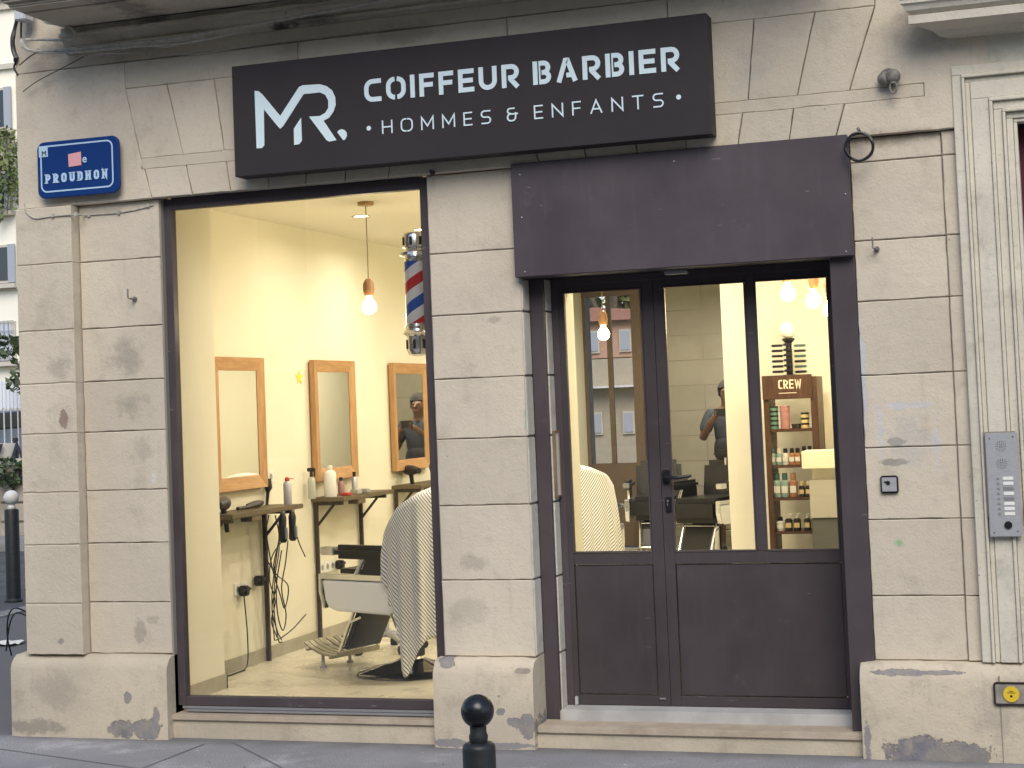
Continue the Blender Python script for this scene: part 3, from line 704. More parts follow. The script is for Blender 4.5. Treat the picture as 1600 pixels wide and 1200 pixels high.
for i in range(0, 95):
    a = 2*math.pi*i/30; rr = r_*(1+.05*math.sin(a*1.7)); pts.append((x_+rr*math.sin(a), -.095-.004*i/30+.006*math.sin(2.3*a), z_+rr*1.02*math.cos(a)))
q.tube(pts, .0052, 7); q.build('coil', M['black'], t, smooth=True)
q = MB(); q.tube([(x_, -.03, z_+r_+.02), (x_, -.105, z_+r_+.02)], .006, 8); q.sphere((x_, -.107, z_+r_+.02), .009, 8, 6, sy=.5); q.build('nail', gm, t)
for i, (px_, py_, lb, up) in enumerate(((208, 467, 'small grey wall hook on the stone left of the shop window', 1), (1369, 389, 'small wall hook on the right hand stone pier beside the door', 1))):
    x_, z_ = wp(px_, py_, -.02); t = T('wall_hook', lb, 'hook', (x_, 0, z_))
    q = MB(); q.tube([(x_+.004, .005, z_), (x_, -.04, z_), (x_-.012, -.055, z_+.003), (x_-.012, -.055, z_+.055)], [.008, .006, .0045, .0045], 8); q.build('bent_rod', gm, t, smooth=True)
    q = MB(); q.tube([(x_+.002, .004, z_), (x_+.002, -.012, z_)], .013, 12); q.build('plug', gm, t)
# entry phone
a, c_ = wp(1543, 676, -.085), wp(1595, 840, -.085)
IX0, IX1, IZ0, IZ1 = -.408, -.262, 1.045, 1.53
t = T('intercom_panel', 'brushed steel intercom panel with name buttons on the cream door surround', 'intercom', ((IX0+IX1)/2, -.05, IZ0))
q = MB(); q.box(IX0-.012, IX1-.01, -.066, -.03, IZ0+.09, IZ1+.006, .001); q.build('back_box', M['joint'], t)
q = MB(); q.box(IX0, IX1, -.088, -.067, IZ0, IZ1, .003); q.build('face_plate', M['steel'], t)
xc = (IX0+IX1)/2; q = MB()
for zc in (IZ1-.062, IZ1-.145):
    for i in range(6):
        for rr in (.006, .013, .020):
            for k in range(8):
                pass
    for rr, nn in ((0, 1), (.008, 6), (.016, 10), (.023, 14)):
        for k in range(nn):
            aa = 2*math.pi*k/nn; q.box(xc-.003+rr*math.cos(aa)-.0016, xc-.003+rr*math.cos(aa)+.0016, -.0888, -.087, zc+rr*math.sin(aa)-.0016, zc+rr*math.sin(aa)+.0016)
q.build('speaker_holes', M['black'], t)
for i in range(8):
    z_ = IZ1-.205-i*.0235; q = MB(); q.box(xc-.002, xc+.045, -.0905, -.087, z_-.016, z_, .0015)
    o = q.build('name_tag', M['whiteplastic'] if i in (0, 1, 3, 5, 6, 7) else M['rail'], t)
    q = MB(); q.box(xc-.030, xc-.018, -.090, -.087, z_-.013, z_-.003, .001); q.build('bell_button', M['rail'], t)
q = MB(); q.tube([(xc+.012, -.0935, IZ0+.055), (xc+.012, -.086, IZ0+.055)], .018, 20); q.build('camera_eye', M['black'], t, smooth=True)
for sx_, sz_ in ((IX0+.02, IZ1-.025), (IX1-.02, IZ1-.02), (IX0+.02, IZ0+.02), (IX1-.02, IZ0+.025)):
    q = MB(); q.tube([(sx_, -.0895, sz_), (sx_, -.087, sz_)], .0032, 8); q.build('screw', M['black'], t)
# key switch
x_, z_ = wp(1389.5, 757, -.02); t = T('key_switch', 'small square grey key switch with a dark rim on the right stone pier', 'switch', (x_, 0, z_-.04))
q = MB(); q.box(x_-.042, x_+.042, -.022, .004, z_-.042, z_+.042, .006); q.build('housing', M['black'], t)
q = MB(); q.box(x_-.035, x_+.035, -.025, -.021, z_-.034, z_+.034, .002); q.build('face_plate', M['steel'], t)
q = MB(); q.tube([(x_-.005, -.029, z_+.008), (x_-.005, -.024, z_+.008)], .010, 14); q.box(x_-.024, x_-.012, -.027, -.024, z_+.008, z_+.016); q.build('key_barrel', M['black'], t)
# gas cover with yellow badge
x_, z_ = wp(1580, 1085, -.11); t = T('gas_valve_cover', 'small recessed metal cover with a round yellow badge in the plinth below the intercom', 'utility cover', (x_, -.09, z_-.05))
q = MB(); ribbon(q, rrect(x_-.075, x_+.075, z_-.05, z_+.05, .012), .008, -.104, -.09, closed=True); q.build('rim', M['blackmet'], t)
q = MB(); q.box(x_-.071, x_+.071, -.1015, -.09, z_-.046, z_+.046, .002); q.build('lid', mat('cover_paint', (.34, .31, .27), .7, vary=.4, vscale=20), t)
q = MB(); q.tube([(x_+.0, -.108, z_), (x_+.0, -.101, z_)], .036, 24); q.build('badge', mat('yellow_badge', (.72, .50, .03), .5), t)
q = MB(); q.box(x_-.018, x_+.018, -.1088, -.1075, z_+.005, z_+.008); q.box(x_-.005, x_+.005, -.1088, -.1075, z_-.014, z_-.004); q.box(x_-.01, x_+.01, -.1088, -.1075, z_+.013, z_+.016); q.build('badge_print', M['black'], t)
# cables along the cornice and down the corner
CG = mat('grey_cable', (.52, .50, .45), .7, vary=.3, vscale=30)
def zc(x, y, Y=-.06): v = W(x, y, Y); return (v.x, v.y, v.z)
def cable(name, lab, m, paths, cat='cable', group=None, clips=()):
    loc = Vector(paths[0][0][0]); t = T(name, lab, cat, loc, group)
    for pts, r in paths:
        q = MB(); q.tube(curve_pts(pts, 6), r, 7); q.build('run', m, t, smooth=True)
    for c_ in clips:
        q = MB(); q.box(c_[0]-.008, c_[0]+.008, c_[1]-.010, c_[1]+.006, c_[2]-.012, c_[2]+.012, .002); q.build('clip', m, t)
    return t
cable('cable_bundle', 'bundle of grey painted cables running along under the balcony cornice', CG, [
    ([zc(33, 62, -.10), zc(36, 72, -.155), zc(52, 80, -.155), zc(85, 79, -.155), zc(130, 76, -.155), zc(200, 68, -.155), zc(260, 62, -.155), zc(330, 50, -.155), zc(400, 38, -.155), zc(560, 8, -.155), zc(640, -8, -.155)], .009),
    ([zc(34, 66, -.155), zc(45, 78, -.155), zc(70, 83, -.155), zc(120, 81, -.155), zc(190, 74, -.155), zc(280, 68, -.155), zc(370, 52, -.155)], .006),
    ([zc(120, 76, -.155), zc(150, 70, -.1), zc(190, 76, -.155), zc(230, 68, -.155), zc(260, 73, -.155), zc(300, 60, -.155)], .004),
    ([zc(100, 80, -.155), zc(110, 88, -.155), zc(130, 88, -.08), zc(160, 84, -.155), zc(230, 83, -.06), zc(300, 85, -.055), zc(380, 74, -.055), zc(480, 60, -.055), zc(640, 40, -.055)], .003)],
    clips=[zc(120, 77, -.155), zc(230, 68, -.155), zc(60, 80, -.1)])
cable('curled_conduit', 'grey conduit curling down from the balcony slab to the corner cables', CG, [
    ([zc(62, 22, -.155), zc(70, 34, -.155), zc(90, 38, -.155), zc(108, 42, -.155), zc(118, 52, -.155), zc(112, 62, -.155), zc(98, 63, -.155), zc(70, 62, -.155), zc(40, 62, -.155)], .008)])
cable('corner_cables', 'thick black cables tied together down the building corner', M['black'], [
    ([zc(33, -12, -.02), zc(31, 10, -.02), zc(28, 28, -.03), zc(24, 45, -.03), zc(20, 60, -.04), zc(21, 78, -.04), zc(26, 92, -.04)], .014),
    ([zc(27, -12, -.02), zc(30, 22, -.02), zc(24, 42, -.02), zc(18, 58, -.03), zc(19, 75, -.03), zc(27, 90, -.05), zc(22, 105, -.04), zc(28, 118, -.04)], .006),
    ([zc(36, -10, -.06), zc(34, 20, -.09), zc(33, 45, -.09), zc(33, 62, -.09)], .006)], clips=[zc(30, 24, -.05), zc(24, 94, -.05)])
cable('slack_wire', 'thin wire slanting across the wall from the corner to the cable bundle', mat('old_wire', (.10, .09, .075), .8), [
    ([zc(30, 102, -.09), zc(50, 86, -.09), zc(60, 82, -.1)], .004), ([zc(36, 143, -.078), zc(60, 126, -.079), zc(100, 105, -.079), zc(136, 86, -.08)], .003)])
cable('clipped_wire', 'thin grey wire clipped along the stone under the street name plate', CG, [
    ([zc(38, 318, -.08), zc(42, 332, -.08), zc(55, 341, -.08), zc(80, 338, -.08), zc(118, 335, -.08), zc(127, 336, -.05), zc(134, 336, -.01), zc(180, 333, -.005), zc(215, 327, -.005), zc(240, 320, -.005)], .0042)],
    clips=[zc(83, 337, -.078), zc(119, 335, -.078), zc(139, 336, -.004), zc(186, 332, -.004), zc(232, 321, -.004)])
x_, z_ = wp(676, 270, -.05); t = T('wire_stub', 'stub of bent wire sticking out above the top right corner of the shop window', 'wire', (x_, -.04, z_))
q = MB(); q.tube([(x_, -.03, z_), (x_-.004, -.07, z_+.01), (x_+.004, -.08, z_-.02), (x_-.012, -.08, z_-.022)], .006, 6); q.sphere((x_, -.05, z_), .014, 8, 6); q.build('wire', M['blackmet'], t)
# cable tail at the foot of the corner, with litter
cable('cable_tail', 'black cable looping out of the building corner onto the pavement', M['black'], [
    ([(-5.71, .02, .72), (-5.712, .015, .62), (-5.71, .02, .46)], .008), ([(-5.71, .03, .66), (-5.85, .06, .70), (-6.0, .2, .64), (-6.12, .35, .50), (-6.2, .5, .36)], .005),
    ([(-5.71, .03, .64), (-5.86, .08, .67), (-6.03, .25, .58), (-6.18, .42, .40)], .005)])
for i, (gx, gy, rz, s_) in enumerate(((-8.25, 3.3, .4, .16), (-7.3, 2.2, 1.2, .07))):
    t = MB(); n = 5; vs = []
    for a in range(n+1):
        for c_ in range(n+1): vs.append((gx+(a/n-.5)*s_*2, gy+(c_/n-.5)*s_*1.4, .006+.02*abs(math.sin(a*1.7+c_*2.1))))
    t.add(vs, [(a*(n+1)+c_, (a+1)*(n+1)+c_, (a+1)*(n+1)+c_+1, a*(n+1)+c_+1) for a in range(n) for c_ in range(n)])
    tag(t.build('paper_scrap', M['whiteplastic'], None, loc=(gx, gy, 0)), ['larger crumpled white paper on the pavement by the building corner', 'smaller scrap of white paper on the pavement near the plinth'][i], 'litter', 'litter on the pavement')

# ------------------------------------------------------------------ bollards
BL = mat('bollard_black', (.012, .014, .018), .28, vary=.3, vscale=20)
BLs = mat('bollard_post', (.018, .022, .026), .5, vary=.35, vscale=30, bump=.2)
BW = mat('white_ball_paint', (.72, .72, .70), .5, vary=.2, vscale=12)
def bollard(loc, lab, H, rp, rb, ballmat, seg=32):
    t = T('bollard', lab, 'bollard', loc, 'ball topped bollards')
    x, y, z = loc
    q = MB(); q.lathe(loc, [(rp*1.25, 0), (rp*1.25, .02), (rp, .04), (rp, H-rb*2-.052), (rp*.96, H-rb*2-.044), (rp*.80, H-rb*2-.038), (rp*.55, H-rb*2-.037)], seg); q.build('post', BLs, t, smooth=True)
    q = MB(); q.lathe(loc, [(rp*.5, H-rb*2-.04), (rp*.56, H-rb*2-.03), (rp*.58, H-rb*2-.02), (rp*.5, H-rb*2-.012), (rp*.5, H-rb*2+.01)], seg); q.build('collar', BLs if ballmat is BL else ballmat, t, smooth=True)
    q = MB(); q.sphere((x, y, z+H-rb), rb, 40, 24); q.build('ball', ballmat, t, smooth=True)
v = W(750, 1082, -4.094); s_ = FPX/4.35
bollard((-1.523, -4.12, 0), 'black ball topped bollard on the pavement edge in front of the shop', 1.0, .0435, .0437, BL)
bollard((-10.1, 6.1, 0), 'dark bollard with a white ball top at the kerb beyond the building corner', 1.11, .07, .075, BW)
# ------------------------------------------------------------------ shop interior (setting)
ZF, ZC, XL = .16, 3.05, -5.07
M['wall'] = mat('cream_wall_paint', (.79, .755, .61), .8, vary=.06, vscale=1.2, bump=.08, bscale=120)
M['ceil'] = mat('ceiling_paint', (.80, .765, .63), .85)
b = NB('resin_floor'); c = b.mix(b.ramp(b.noise(3, 5), .3, .7), (.64, .60, .48), (.55, .51, .40))
c = b.mix(b.math('MULTIPLY', b.ramp(b.noise(55, 4, .8), .62, .70), .6), c, (.16, .12, .08)); c = b.mix(b.math('MULTIPLY', b.ramp(b.noise(1.1, 6, .8), .5, .7), .35), c, (.40, .37, .29))
b.lk(c, b.p.inputs['Base Color']); b.lk(b.ramp(b.noise(5), .3, .7, .22, .45), b.p.inputs['Roughness']); M['floor'] = b.m
M['base'] = mat('grey_skirting', (.40, .37, .29), .5, vary=.15, vscale=9)
def struct(name, boxes, m):
    q = MB()
    for b_ in boxes: q.box(*b_)
    return structure(q.build(name, m))
struct('floor', [(XL, -.9, .13, 9.6, .10, ZF)], M['floor'])
struct('ceiling', [(XL, -.9, .60, 9.6, ZC, 3.25), (-4.80, -3.20, .103, .60, 3.0, 3.018)], M['ceil'])
struct('wall_left', [(XL-.03, XL, .60, 9.6, ZF, ZC), (-4.832, -4.822, .105, .625, ZF, ZC-.03), (XL, -4.832, .612, .625, ZF, ZC)], M['wall'])
struct('wall_front', [(-3.208, -3.2, .105, .64, ZF, ZC-.03), (-3.2, -2.63, .622, .64, ZF, ZC), (-2.70, -2.60, .32, .64, ZF, ZC), (-1.1, -.9, .33, .64, ZF, ZC), (-2.63, -.9, .60, .64, 2.5, ZC), (-4.83, -3.2, .61, .64, 3.018, ZC)], M['wall'])
struct('partition_wall', [(-2.245, -.9, 3.0, 9.6, ZF, ZC)], M['wall'])
struct('wall_right', [(-.93, -.9, .64, 3.0, ZF, ZC)], M['wall'])
struct('skirting', [(XL, XL+.012, .63, 9.5, ZF, ZF+.085), (-4.822, -4.810, .11, .637, ZF, ZF+.085), (XL, -4.81, .626, .637, ZF, ZF+.085), (-2.257, -2.245, 3.0, 9.5, ZF, ZF+.085), (-2.257, -.93, 2.988, 3.0, ZF, ZF+.085)], M['base'])
b = NB('reflected_courses')  # stone courses added to stand in for a facade reflected in the door glass
br_ = b.n('TexBrick'); mp = b.n('Mapping'); mp.inputs['Rotation'].default_value = (R(90), 0, 0); b.lk(b.pos(), mp.inputs[0]); b.lk(mp.outputs[0], br_.inputs['Vector'])
br_.inputs['Scale'].default_value = 1; br_.inputs['Brick Width'].default_value = 1.25; br_.inputs['Row Height'].default_value = .27; br_.inputs['Mortar Size'].default_value = .006
br_.inputs['Color1'].default_value = (.34, .32, .27, 1); br_.inputs['Color2'].default_value = (.31, .295, .25, 1); br_.inputs['Mortar'].default_value = (.20, .19, .16, 1)
b.lk(b.mix(b.ramp(b.noise(1.8, 4), .35, .7), br_.outputs['Color'], (.27, .255, .21)), b.p.inputs['Base Color']); b.p.inputs['Roughness'].default_value = .85
M['reflected_stone'] = b.m
struct('wall_rear', [(-4.42, -2.24, 9.5, 9.9, ZF-.3, ZC), (XL, -4.42, 9.5, 9.9, 2.96, ZC)], M['reflected_stone'])
WD = (.52, .30, .13)
M['oak'] = mat('oak', WD, .5, col2=(.40, .215, .085), vscale=7, bump=.15, bscale=30, stretch=(8, 8, 1))
M['oakh'] = mat('oak_across', WD, .5, col2=(.40, .215, .085), vscale=7, bump=.15, bscale=30, stretch=(8, 1, 8))
M['oakend'] = mat('oak_side', (.42, .23, .10), .5, col2=(.30, .16, .07), vscale=7, stretch=(8, 8, 1))
M['plank'] = mat('dark_plank', (.15, .115, .06), .6, col2=(.09, .068, .035), vscale=9, bump=.2, bscale=30, stretch=(8, 1, 8))
M['walnut'] = mat('walnut', (.085, .040, .020), .45, col2=(.055, .024, .012), vscale=7, stretch=(8, 8, 1))
M['mirror'] = mat('mirror_glass', (.80, .80, .74), .02, 1.0)
M['brown'] = mat('brown_door_paint', (.16, .115, .085), .5, vary=.1, vscale=2)
# glazed door added at the rear for one reflected in the door glass
t = T('reflected_door', 'brown half glazed door added at the rear for a reflected one, with a pink house behind it', 'door', (-4.74, 9.5, ZF))
q = MB(); q.box(-4.52, -4.42, 9.44, 9.52, ZF, 2.96); q.box(XL, -4.52, 9.44, 9.52, 2.90, 2.96); q.box(-4.80, -4.75, 9.45, 9.50, 1.08, 2.9); q.box(-5.068, -5.03, 9.45, 9.5, ZF, 2.9); q.build('frame', M['brown'], t)
q = MB(); q.box(-5.03, -4.52, 9.455, 9.495, ZF+.02, 1.08, .004); q.build('lower_panel', M['brown'], t)
q = MB(); q.box(-5.03, -4.52, 9.465, 9.475, 1.08, 2.9); q.build('pane', M['glass'], t)
# ------------------------------------------------------------------ lamps
BULB = emit('lit_bulb', (1.0, .74, .36), 26)
DISC = emit('lit_downlight', (1.0, .90, .62), 9)
M['brass'] = mat('old_brass', (.36, .25, .10), .35, .8)
def lamp_light(name, parent, loc, kind, energy, size, col=(1.0, .84, .56)):
    l = bpy.data.lights.new(name, kind); l.energy = energy*.78; l.color = col
    if kind == 'POINT': l.shadow_soft_size = size
    else: l.shape = 'DISK'; l.size = size; l.spread = R(165)
    o = bpy.data.objects.new(name, l); COL.objects.link(o); o.parent = parent; o.location = Vector(loc)-parent.location; return o
def pendant(x, y, zb, lab, e=9):
    t = T('pendant_lamp', lab, 'pendant lamp', (x, y, ZC), 'pendant bulbs with wooden holders')
    q = MB(); q.lathe((x, y, ZC), [(.0, -.024), (.045, -.024), (.052, -.018), (.052, 0)], 24); q.build('ceiling_rose', M['brass'], t, smooth=True)
    q = MB(); q.tube([(x, y, ZC-.02), (x+.001, y, (ZC+zb)/2), (x, y, zb+.15)], .0032, 6); q.build('cord', mat('cord_brown', (.25, .20, .12), .8) if 'cord_brown' not in bpy.data.materials else bpy.data.materials['cord_brown'], t)
    q = MB(); q.lathe((x, y, zb), [(.008, .168), (.02, .16), (.034, .135), (.036, .10), (.030, .062), (.026, .058)], 20); q.build('wood_holder', M['oakend'], t, smooth=True)
    q = MB(); q.lathe((x, y, zb), [(.014, .062), (.017, .045), (.032, .025), (.044, 0), (.046, -.012), (.040, -.034), (.024, -.050), (.004, -.056)], 24); q.build('bulb', BULB, t, smooth=True)
    lamp_light('bulb_light', t, (x, y, zb-.10), 'POINT', e, .05)
v = W(577, 477, 1.32); pendant(v.x, 1.32, v.z, 'single pendant bulb in a wooden holder hanging inside the display window')
v = W(943, 520, 4.0); pendant(v.x, 4.0, v.z, 'pendant bulb seen through the narrow left door pane')
for i, (px_, py_, yy, lb) in enumerate(((1231, 456, 1.9, 'leftmost of the three pendant bulbs behind the right door pane'), (1271, 467, 1.85, 'middle one of the three pendant bulbs behind the right door pane'), (1297, 480, 1.8, 'rightmost of the three pendant bulbs, half behind the door post'))):
    v = W(px_, py_, yy); pendant(v.x, yy, v.z, lb, 5)
def downlight(x, y, lab, e=26):
    t = T('ceiling_downlight', lab, 'downlight', (x, y, ZC), 'round downlights in the shop ceiling')
    q = MB(); ribbon(q, [(.055*math.cos(R(a)), .055*math.sin(R(a))) for a in range(0, 360, 15)], .014, 0, .006, closed=True)
    q.v = [(x+a_, y+c_, ZC-b_) for a_, b_, c_ in q.v]; q.build('rim', M['whiteplastic'], t)
    q = MB(); q.tube([(x, y, ZC-.0035), (x, y, ZC-.0005)], .047, 24); q.build('diffuser', DISC, t)
    lamp_light('downlight_light', t, (x, y, ZC-.02), 'AREA', e, .10, (1.0, .91, .73))
def onceil(px_, py_):
    a = W(px_, py_, 1.0); d_ = (a-EYE); k = (ZC-EYE.z)/d_.z; return EYE+d_*k
a, c_ = onceil(564, 337), onceil(657, 358)
downlight(a.x, a.y, 'recessed ceiling downlight beside the window pendant cord', 5)
downlight(c_.x, c_.y, 'second recessed downlight, above the barber pole', 10)
downlight(-3.3, 1.0, 'recessed downlight just behind the shop window head', 16); downlight(-2.9, 2.5, 'recessed downlight in the middle of the shop ceiling', 22); downlight(-3.4, 4.6, 'recessed downlight above the third barber chair', 26)
downlight(-1.7, 1.3, 'recessed downlight over the reception desk'); downlight(-3.6, 6.4, 'recessed downlight added further back to brighten the rear chairs', 34); downlight(-3.3, 8.2, 'rearmost recessed downlight, added to brighten the coursed wall', 34)  # the two rearmost downlights are added to lighten the back
# ------------------------------------------------------------------ mirrors
def mirror(y0, y1, z0, z1, lab, tilt=0):
    t = T('wall_mirror', lab, 'mirror', (XL, (y0+y1)/2, z0), 'wooden framed mirrors along the wall'); D_, Fw = .042, .085
    q = MB(); q.box(XL, XL+.03, y0+.015, y1-.015, z0+.015, z1-.015); q.build('back_board', M['oakend'], t)
    def rail(a, m, nm='frame_rail'):
        q = MB(); q.add(a, [(0, 1, 2, 3), (7, 6, 5, 4), (0, 4, 5, 1), (1, 5, 6, 2), (2, 6, 7, 3), (3, 7, 4, 0)]); q.build(nm, m, t, bevel=.003)
    xo, xi, xb = XL+D_+.012, XL+D_-.004, XL+.012
    for (A, B_, Ci, Di, m) in (((y0, z0), (y0, z1), (y0+Fw, z1-Fw), (y0+Fw, z0+Fw), M['oak']), ((y1, z1), (y1, z0), (y1-Fw, z0+Fw), (y1-Fw, z1-Fw), M['oak']),
                               ((y0, z1), (y1, z1), (y1-Fw, z1-Fw), (y0+Fw, z1-Fw), M['oakh']), ((y1, z0), (y0, z0), (y0+Fw, z0+Fw), (y1-Fw, z0+Fw), M['oakh'])):
        rail([(xo, *A), (xo, *B_), (xi, *Ci), (xi, *Di), (xb, *A), (xb, *B_), (xb, *Ci), (xb, *Di)], m)
    q = MB(); q.box(XL+.030, XL+.034, y0+Fw-.004, y1-Fw+.004, z0+Fw-.004, z1-Fw+.004); q.build('mirror_glass', M['mirror'], t)
mirror(.97, 1.655, 1.285, 2.127, 'leftmost wooden framed mirror, right behind the window edge')
mirror(2.42, 3.125, 1.275, 2.125, 'middle wooden framed mirror above the shelf with the white bottle')
mirror(3.86, 4.60, 1.275, 2.12, 'third wooden framed mirror, below the barber pole and cut by the window frame')
mirror(5.3, 6.0, 1.275, 2.12, 'furthest wooden framed mirror on the left wall')
# ------------------------------------------------------------------ work shelves
IRON = mat('raw_iron', (.06, .045, .035), .5, .3, vary=.4, vscale=20)
def shelf(y0, y1, lab):
    t = T('work_shelf', lab, 'shelf', (XL, (y0+y1)/2, ZF), 'plank shelves on iron legs below the mirrors'); zt = 1.165; w = .25
    q = MB(); q.box(XL, XL+w, y0, y1, zt-.03, zt, .004); q.build('plank', M['plank'], t)
    for yl in (y0+.03, y1-.12):
        q = MB(); q.box(XL+.012, XL+.037, yl-.0125, yl+.0125, ZF, zt-.031); q.build('leg', IRON, t)
        q = MB(); q.box(XL+.037, XL+w-.02, yl-.0123, yl+.0123, zt-.054, zt-.031); q.tube([(XL+.037, yl, zt-.19), (XL+.16, yl, zt-.052)], .010, 4); q.build('bracket', IRON, t)
    q = MB(); q.box(XL+.17, XL+.25, y0+.25, y0+.38, zt-.062, zt-.031, .003); q.build('drawer_block', M['plank'], t)
shelf(.78, 1.76, 'leftmost plank shelf, with clippers hanging from its end')
shelf(2.40, 3.32, 'middle plank shelf carrying the white bottle and spray bottles')
shelf(3.86, 4.75, 'third plank shelf, loaded with black hairdryers')
shelf(5.3, 6.1, 'furthest plank shelf under the last mirror')
ZS = 1.166
# bottles and tools on the shelves
def lathe_thing(name, lab, cat, x, y, z, parts, group=None):
    t = T(name, lab, cat, (x, y, z), group)
    for nm, prof, m in parts:
        q = MB(); q.lathe((x, y, z), prof, 20); q.build(nm, m, t, smooth=True)
    return t
SIL = mat('silver_label', (.45, .46, .50), .35, .4); RED = mat('red_cap', (.45, .04, .03), .4); WB = mat('cream_bottle', (.74, .72, .66), .35); CLR = mat('cloudy_plastic', (.42, .43, .38), .25); RC = mat('rose_plastic', (.30, .16, .15), .4)
def onsh(px_, py_=None, X=XL+.13): # point on the shelf seen at px
    r = W(px_, 760, 1.0)-EYE; k = (X-EYE.x)/r.x; return (EYE+r*k).y
y_ = onsh(449, X=XL+.19); t = lathe_thing('spray_can', 'silver blue spray can with a red cap on the leftmost shelf', 'spray can', XL+.19, y_, ZS, [('can', [(0, 0), (.026, 0), (.027, .004), (.027, .135), (.02, .15), (.012, .155)], SIL), ('cap', [(.012, .153), (.016, .155), (.015, .172), (.006, .180)], RED)])
q = MB(); q.tube([(XL+.19, y_, ZS+.170), (XL+.235, y_+.01, ZS+.166)], .0025, 6); q.build('nozzle_tube', RED, t)
y_ = onsh(487, X=XL+.06); t = lathe_thing('spray_bottle', 'clear slim spray bottle with a black trigger head beside the middle mirror', 'spray bottle', XL+.06, y_, ZS, [('bottle', [(0, 0), (.026, 0), (.027, .004), (.027, .12), (.022, .14), (.012, .15)], CLR)])
q = MB(); q.tube([(XL+.06, y_, ZS+.15), (XL+.06, y_, ZS+.195)], [.013, .010], 10); q.box(XL+.03, XL+.09, y_-.009, y_+.009, ZS+.185, ZS+.212, .005); q.box(XL+.08, XL+.09, y_-.005, y_+.005, ZS+.15, ZS+.19, .002); q.build('trigger', M['black'], t)
y_ = onsh(516, X=XL+.12); lathe_thing('white_bottle', 'large white bottle standing on the middle shelf in front of the mirror', 'bottle', XL+.12, y_, ZS, [('bottle', [(0, 0), (.042, 0), (.044, .006), (.044, .16), (.036, .178), (.018, .188)], WB), ('cap', [(.018, .187), (.020, .190), (.020, .214), (.017, .217)], WB)])
y_ = onsh(533, X=XL+.10); lathe_thing('rose_bottle', 'small brownish bottle behind the white bottle on the middle shelf', 'bottle', XL+.10, y_, ZS, [('bottle', [(0, 0), (.024, 0), (.024, .08), (.012, .10)], RC), ('cap', [(.012, .10), (.013, .125)], M['black'])])
y_ = onsh(554, X=XL+.08); lathe_thing('grey_bottle', 'slim grey bottle with a black top near the far end of the middle shelf', 'bottle', XL+.08, y_, ZS, [('bottle', [(0, 0), (.021, 0), (.021, .10), (.012, .115)], SIL), ('cap', [(.012, .115), (.014, .15)], M['black'])])
for px_, wd_, hh, m, nm, lb in ((541, .09, .02, RED, 'comb_case', 'flat red comb case lying on the middle shelf'), (556, .08, .035, CLR, 'plastic_box', 'low translucent box of clips on the middle shelf'), (570, .07, .03, M['steel'], 'razor_tray', 'small steel tray at the far end of the middle shelf')):
    y_ = onsh(px_, X=XL+.19); tag(MB().box(XL+.16, XL+.22, y_-wd_/2, y_+wd_/2, ZS, ZS+hh, .006).build(nm, m, None, loc=(XL+.19, y_, ZS)), lb, nm.replace('_', ' '))
def dryer(x, y, z, lab, ang=0, g='black hairdryers'):
    t = T('hairdryer', lab, 'hairdryer', (x, y, z), g)
    q = MB(); q.tube([(x, y-.10, z+.055), (x, y-.06, z+.06), (x, y, z+.06), (x, y+.07, z+.06), (x, y+.10, z+.058)], [.022, .026, .038, .042, .034], 16); q.build('barrel', M['black'], t, smooth=True)
    q = MB(); q.tube([(x, y+.03, z+.03), (x+.01, y+.035, z-.03), (x+.02, y+.03, z-.115)], [.018, .017, .014], 10); q.build('grip', M['black'], t, smooth=True)
    t.rotation_euler = (0, 0, ang)
dryer(XL+.14, .86, ZS-.0, 'black hairdryer hanging at the near end of the leftmost shelf', .3)
dryer(XL+.12, 4.02, ZS+.05, 'black hairdryer at the near end of the third shelf', .9)
dryer(XL+.27, 4.28, ZS+.06, 'larger black hairdryer further along the third shelf', 1.6)
def lump(name, lab, cat, pts, r, m, x, y, z, extra=None):
    t = T(name, lab, cat, (x, y, z)); q = MB(); q.tube([(x+a, y+b_, z+c_) for a, b_, c_ in pts], r, 10); q.build('body', m, t, smooth=True)
    if extra: extra(t)
    return t
y_ = onsh(400, X=XL+.12)
lump('hair_clipper', 'black clipper lying on the leftmost shelf', 'clipper', [(-.02, -.09, .02), (0, -.04, .026), (0, .03, .026), (0, .08, .03)], [.014, .022, .024, .012], M['black'], XL+.12, y_, ZS)
lump('hair_brush', 'dark brush standing upright beside the leftmost mirror', 'brush', [(0, 0, 0), (0, .02, .08), (0, .03, .11), (0, .035, .17)], [.01, .012, .026, .018], M['black'], XL+.03, onsh(416, X=XL+.03), ZS)
lump('styling_iron', 'slim dark styling iron on the leftmost shelf near the strip of wall', 'styling iron', [(0, -.13, .02), (0, 0, .02), (.01, .12, .03)], [.012, .012, .016], M['blackmet'], XL+.17, y_-.22, ZS)
# hanging clippers with their cords
SILD = mat('clipper_metal', (.30, .32, .37), .3, .7)
for i, (px_, lb) in enumerate(((440, 'left one of the two silver and black clippers hanging from the leftmost shelf'), (455, 'right one of the two silver and black clippers hanging from the leftmost shelf'))):
    X = XL+.235; y_ = onsh(px_, X=X)
    t = T('hanging_clipper', lb, 'clipper', (X, y_, 1.0), 'clippers hanging by their loops')
    q = MB(); q.tube([(X, y_, 1.125), (X, y_, 1.09), (X, y_-.006, 1.01), (X, y_, .95), (X, y_, .935)], [.014, .025, .021, .027, .016], 12); q.build('body', M['black'], t, smooth=True)
    q = MB(); q.box(X+.012, X+.028, y_-.016, y_+.016, .955, 1.03, .004); q.box(X-.01, X+.01, y_-.02, y_+.02, 1.12, 1.135, .002); q.build('face', SILD, t)
    q = MB(); q.tube([(X, y_, 1.13), (X, y_, 1.165)], .003, 6); q.build('hook', M['blackmet'], t)
def wallp(px_, py_, X):
    d_ = W(px_, py_, 1.0)-EYE; k = (X-EYE.x)/d_.x; v = EYE+d_*k; return (v.x, v.y, v.z)
